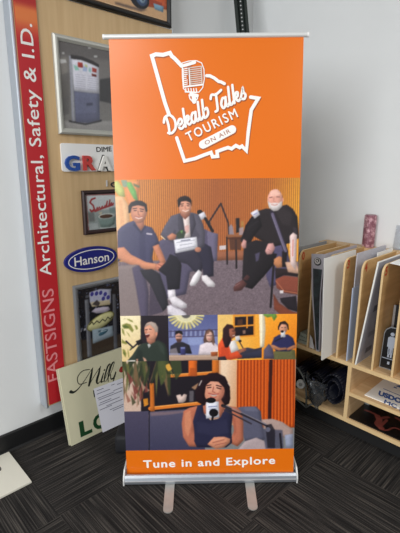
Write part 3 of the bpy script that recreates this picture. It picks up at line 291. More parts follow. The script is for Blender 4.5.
BANNER['taproom']=([('g',(90,95,142),(123,131,177),(0.3415,0.8349),(0.339,0.6711),[(0.2211,0.9269),(0.4989,0.9234),(0.4975,0.5646),(0.2124,0.5684)]),('l',(83,79,114),0.0055,[(0.2452,0.7719),(0.2437,0.7432)],0.7),('l',(171,176,207),0.0055,[(0.2564,0.7717),(0.2549,0.7431)],0.7),('l',(83,79,114),0.0055,[(0.2676,0.7716),(0.2662,0.7429)],0.7),('l',(171,176,207),0.0055,[(0.2788,0.7714),(0.2774,0.7428)],0.7),('l',(83,79,114),0.0056,[(0.29,0.7713),(0.2886,0.7426)],0.7),('l',(171,176,207),0.0056,[(0.3012,0.7711),(0.2999,0.7425)],0.7),('l',(83,79,114),0.0055,[(0.3125,0.771),(0.3111,0.7424)],0.7),('l',(171,176,207),0.0056,[(0.3237,0.7709),(0.3223,0.7422)],0.7),('l',(83,79,114),0.0055,[(0.3349,0.7707),(0.3336,0.7421)],0.7),('l',(171,176,207),0.0055,[(0.3461,0.7706),(0.3448,0.7419)],0.7),('l',(83,79,114),0.0055,[(0.3573,0.7704),(0.356,0.7418)],0.7),('l',(171,176,207),0.0056,[(0.3685,0.7703),(0.3673,0.7416)],0.7),('l',(83,79,114),0.0056,[(0.3797,0.7701),(0.3785,0.7415)],0.7),('l',(171,176,207),0.0055,[(0.391,0.77),(0.3898,0.7413)],0.7),('l',(83,79,114),0.0055,[(0.4022,0.7698),(0.401,0.7412)],0.7),('l',(171,176,207),0.0055,[(0.4134,0.7697),(0.4122,0.741)],0.7),('l',(83,79,114),0.0055,[(0.4246,0.7695),(0.4235,0.7409)],0.7),('l',(171,176,207),0.0055,[(0.4358,0.7694),(0.4347,0.7407)],0.7),('l',(83,79,114),0.0056,[(0.447,0.7693),(0.446,0.7406)],0.7),('l',(171,176,207),0.0055,[(0.4583,0.7691),(0.4572,0.7405)],0.7),('l',(83,79,114),0.0056,[(0.4695,0.769),(0.4684,0.7403)],0.7),('p',(131,140,187),[(0.2376,0.7415),(0.4797,0.7402),(0.4794,0.6951),(0.2365,0.6938)],0.8,0.6),('p',(154,167,209),[(0.3282,0.7331),(0.4018,0.7367),(0.3971,0.7007),(0.332,0.6971)],0.6,1),('l',(71,64,97),0.0045,[(0.2382,0.7684),(0.4799,0.7742)],1),('l',(71,64,97),0.004,[(0.2375,0.7388),(0.4797,0.742)],1),('p',(204,188,114),[(0.3653,0.864),(0.4098,0.8671),(0.4135,0.8579),(0.3662,0.8539)],0.95,0.3),('p',(227,215,147),[(0.3662,0.8551),(0.4105,0.8494),(0.4116,0.8398),(0.3644,0.8451)],0.95,0.3),('p',(204,188,114),[(0.3648,0.8462),(0.4065,0.832),(0.405,0.8225),(0.3604,0.8369)],0.95,0.3),('p',(227,215,147),[(0.3611,0.8379),(0.398,0.8158),(0.394,0.807),(0.3544,0.8297)],0.95,0.3),('p',(204,188,114),[(0.3553,0.8305),(0.3854,0.8018),(0.3791,0.7941),(0.3466,0.8238)],0.95,0.3),('p',(227,215,147),[(0.3477,0.8245),(0.3694,0.7906),(0.3611,0.7844),(0.3375,0.8197)],0.95,0.3),('p',(204,188,114),[(0.3387,0.8201),(0.3508,0.7828),(0.341,0.7785),(0.3275,0.8175)],0.95,0.3),('p',(227,215,147),[(0.3288,0.8177),(0.3307,0.779),(0.3199,0.7768),(0.3172,0.8174)],0.95,0.3),('p',(204,188,114),[(0.3185,0.8173),(0.3101,0.7793),(0.2989,0.7792),(0.3072,0.8193)],0.95,0.3),('p',(227,215,147),[(0.3084,0.8189),(0.2901,0.7836),(0.279,0.7858),(0.2979,0.8232)],0.95,0.3),('p',(204,188,114),[(0.2991,0.8226),(0.2718,0.7918),(0.2615,0.7961),(0.2899,0.8288)],0.95,0.3),('p',(227,215,147),[(0.2909,0.828),(0.2562,0.8034),(0.2472,0.8095),(0.2836,0.8358)],0.95,0.3),('p',(204,188,114),[(0.2843,0.8348),(0.2441,0.8178),(0.2369,0.8254),(0.2793,0.8439)],0.95,0.3),('p',(227,215,147),[(0.2797,0.8428),(0.2361,0.8341),(0.2311,0.8429),(0.2773,0.8527)],0.95,0.3),('p',(204,188,114),[(0.2774,0.8515),(0.2326,0.8516),(0.23,0.861),(0.2776,0.8616)],0.95,0.3),('e',(237,227,178),(0.3217,0.8561),0.0539,0.045,0,0.9,0.8),('e',(78,74,78),(0.3224,0.8508),0.0216,0.017,0,0.9,0.6),('p',(44,41,49),[(0.2374,0.6575),(0.2434,0.6937),(0.2716,0.7114),(0.3019,0.7137),(0.3363,0.697),(0.3487,0.6515)],1,0.4),('e',(202,147,129),(0.2851,0.7382),0.0171,0.0255,0,1,0),('p',(33,30,35),[(0.2663,0.7501),(0.2693,0.768),(0.2858,0.7731),(0.302,0.7676),(0.3052,0.7496),(0.2855,0.7588)],1,0.3),('p',(66,45,45),[(0.2719,0.7294),(0.2979,0.7291),(0.2941,0.7111),(0.2759,0.7113)],0.85,0.5),('l',(57,47,47),0.003,[(0.2739,0.7428),(0.2964,0.7425)],1),('p',(156,146,152),[(0.2378,0.6757),(0.271,0.6843),(0.2832,0.6433),(0.2397,0.642)],0.7,0.6),('p',(65,65,117),[(0.2901,0.6868),(0.3171,0.6882),(0.3154,0.641),(0.2927,0.6395)],1,0.3),('p',(123,130,180),[(0.2936,0.6867),(0.3145,0.6873),(0.3134,0.6774),(0.2943,0.6767)],0.9,0.2),('p',(92,66,59),[(0.406,0.7231),(0.4177,0.7696),(0.4368,0.7783),(0.4556,0.7656),(0.4639,0.7044),(0.4403,0.6866),(0.4117,0.6915)],1,0.5),('p',(225,210,215),[(0.3799,0.6456),(0.3884,0.6963),(0.4188,0.7095),(0.4578,0.7089),(0.4777,0.6906),(0.4791,0.6389)],1,0.4),('e',(229,180,161),(0.4364,0.7389),0.017,0.0265,0,1,0),('p',(127,92,76),[(0.4175,0.7499),(0.4281,0.7695),(0.441,0.7747),(0.4331,0.7533)],0.9,0.3),('p',(116,84,72),[(0.4495,0.7585),(0.4606,0.7314),(0.4586,0.6909),(0.4483,0.7046)],0.9,0.4),('l',(76,57,63),0.003,[(0.4235,0.7436),(0.4512,0.7432)],1),('l',(198,106,106),0.0035,[(0.4303,0.7264),(0.4424,0.7263)],1),('p',(175,145,125),[(0.231,0.6458),(0.4835,0.6452),(0.4877,0.604),(0.2257,0.6029)],1,0.4),('l',(204,178,157),0.0035,[(0.2353,0.6403),(0.4791,0.6389)],1),('p',(57,41,37),[(0.2304,0.6166),(0.4834,0.6206),(0.4833,0.6041),(0.23,0.6029)],0.9,0.5),('p',(221,147,57),[(0.3262,0.6108),(0.3699,0.6148),(0.3672,0.6038),(0.3261,0.6016)],0.9,0.4),('p',(235,178,106),[(0.4485,0.6183),(0.479,0.6179),(0.4789,0.595),(0.4483,0.5954)],0.9,0.4),('p',(175,92,51),[(0.4419,0.6612),(0.4775,0.6625),(0.4757,0.6389),(0.4443,0.6375)],1,0.3),('l',(235,219,208),0.004,[(0.4419,0.6612),(0.4775,0.6625)],1),('n',0.018,0.3,[(-0.4356,2.6723),(1.3479,2.6552),(1.5552,-0.4077),(-0.6915,-0.3739)])],(0.2345,0.616,0.4773,0.8496))
BANNER['redcardigan']=([('g',(250,204,106),(244,167,57),(0.4885,0.772),(0.6759,0.7696),[(0.4404,0.9241),(0.733,0.9204),(0.7379,0.5614),(0.4375,0.5654)]),('p',(237,194,116),[(0.4791,0.8609),(0.5501,0.86),(0.5439,0.7968),(0.4785,0.7466)],0.8,1),('p',(36,28,32),[(0.5599,0.8372),(0.6556,0.841),(0.6563,0.7443),(0.56,0.7353)],1,0.3),('l',(225,143,47),0.0079,[(0.5562,0.8448),(0.658,0.8486)],1),('l',(225,143,47),0.008,[(0.5563,0.789),(0.6584,0.7953)],1),('l',(225,143,47),0.008,[(0.5563,0.7353),(0.6588,0.7417)],1),('l',(225,143,47),0.0079,[(0.5575,0.8473),(0.5575,0.7327)],1),('l',(225,143,47),0.008,[(0.6568,0.8486),(0.6576,0.7391)],1),('l',(225,143,47),0.0079,[(0.6213,0.8389),(0.6215,0.7831)],1),('p',(106,66,43),[(0.5747,0.8218),(0.5992,0.8265),(0.5993,0.7935),(0.5747,0.7913)],0.6,0.5),('p',(178,137,116),[(0.5994,0.768),(0.6142,0.7704),(0.6143,0.7512),(0.602,0.7501)],0.7,0.4),('p',(252,237,204),[(0.68,0.8558),(0.7143,0.8579),(0.7139,0.6791),(0.6866,0.6795)],1,0.6),('p',(55,55,74),[(0.5749,0.668),(0.6245,0.6803),(0.6867,0.6665),(0.7139,0.6791),(0.7146,0.6272),(0.575,0.6212)],1,0.5),('p',(225,84,47),[(0.4803,0.6303),(0.4782,0.6951),(0.5006,0.7335),(0.5278,0.7395),(0.5476,0.72),(0.5749,0.6615),(0.5936,0.6678),(0.5974,0.6287),(0.5376,0.6165)],1,0.4),('p',(235,229,225),[(0.5278,0.71),(0.5625,0.7198),(0.5824,0.6679),(0.5439,0.6528)],1,0.4),('p',(194,66,37),[(0.493,0.682),(0.5278,0.6945),(0.5376,0.6295),(0.4928,0.6327)],0.6,0.6),('p',(49,29,33),[(0.5006,0.7232),(0.5033,0.7782),(0.523,0.8022),(0.5501,0.7967),(0.5624,0.7711),(0.5526,0.752),(0.5402,0.7072),(0.5277,0.6816),(0.5129,0.6818)],1,0.4),('p',(167,100,76),[(0.5328,0.7766),(0.555,0.7814),(0.5649,0.7608),(0.5624,0.7378),(0.5476,0.7252),(0.5353,0.7407)],1,0.3),('l',(239,219,208),0.003,[(0.5513,0.7418),(0.5612,0.7442)],1),('l',(37,24,28),0.0031,[(0.5476,0.7662),(0.5587,0.766)],1),('p',(235,234,237),[(0.5624,0.7378),(0.5847,0.7426),(0.5897,0.7169),(0.5674,0.712)],1,0.3),('e',(28,26,30),(0.5872,0.7143),0.008,0.0066,0,1,0),('l',(51,44,51),0.005,[(0.5823,0.7144),(0.6022,0.678)],1),('p',(178,110,86),[(0.5749,0.6628),(0.6121,0.6805),(0.6196,0.6674),(0.5874,0.6471)],1,0.3),('l',(56,53,66),0.0122,[(0.5936,0.6483),(0.7115,0.6792)],1),('p',(51,44,52),[(0.4629,0.6305),(0.5127,0.6364),(0.5251,0.6101),(0.4628,0.6109)],1,0.5),('n',0.018,0.3,[(-0.4356,2.6723),(1.3479,2.6552),(1.5552,-0.4077),(-0.6915,-0.3739)])],(0.4773,0.616,0.6959,0.8496))
BANNER['navyshirt']=([('g',(250,167,47),(231,125,28),(0.7049,0.8201),(0.8658,0.6642),[(0.6599,0.9213),(0.9283,0.9179),(0.9383,0.5587),(0.6627,0.5624)]),('p',(252,237,204),[(0.6849,0.8583),(0.7069,0.858),(0.7129,0.7691),(0.7065,0.6792),(0.6866,0.6795)],1,0.6),('p',(127,173,76),[(0.6971,0.8607),(0.7584,0.8599),(0.7685,0.837),(0.7541,0.8144),(0.7415,0.8374),(0.7219,0.8326),(0.7034,0.8429)],1,0.4),('p',(86,137,57),[(0.7216,0.8578),(0.7535,0.8574),(0.7464,0.8424)],0.8,0.4),('p',(89,83,104),[(0.7054,0.6663),(0.7298,0.6983),(0.7487,0.6787),(0.762,0.6187),(0.7059,0.6195)],1,0.5),('p',(100,98,63),[(0.7564,0.6591),(0.8109,0.6714),(0.8608,0.6642),(0.8682,0.6121),(0.7559,0.6136)],1,0.4),('p',(46,46,86),[(0.7423,0.6917),(0.7554,0.7302),(0.7799,0.7452),(0.8244,0.7447),(0.8495,0.7264),(0.8627,0.6875),(0.8361,0.6581),(0.7676,0.659)],1,0.4),('p',(204,137,100),[(0.7386,0.6943),(0.756,0.6915),(0.786,0.6756),(0.817,0.6778),(0.8172,0.6674),(0.78,0.6627),(0.7438,0.6762)],1,0.3),('p',(198,129,94),[(0.8601,0.6927),(0.8655,0.6746),(0.8235,0.6621),(0.8171,0.6726)],1,0.3),('e',(221,157,127),(0.8003,0.7782),0.0206,0.0275,0,1,0),('p',(66,45,43),[(0.7781,0.7785),(0.7814,0.8039),(0.8009,0.8138),(0.8208,0.8009),(0.8238,0.7753),(0.8147,0.7958),(0.7913,0.7987)],1,0.3),('l',(25,22,27),0.005,[(0.777,0.7709),(0.7767,0.7862),(0.7862,0.8064),(0.8083,0.8112),(0.8234,0.7932),(0.8251,0.7702)],1),('l',(57,41,41),0.003,[(0.7916,0.7809),(0.7978,0.7808)],1),('l',(57,41,41),0.003,[(0.8064,0.7807),(0.8126,0.7806)],1),('p',(237,236,240),[(0.787,0.7605),(0.8092,0.7628),(0.8123,0.732),(0.79,0.7297)],1,0.3),('e',(29,26,32),(0.7957,0.7604),0.0078,0.0061,0,1,0),('l',(33,30,36),0.005,[(0.7975,0.7296),(0.7606,0.7108)],1),('n',0.018,0.3,[(-0.4356,2.6723),(1.3479,2.6552),(1.5552,-0.4077),(-0.6915,-0.3739)])],(0.6959,0.616,0.867,0.8496))
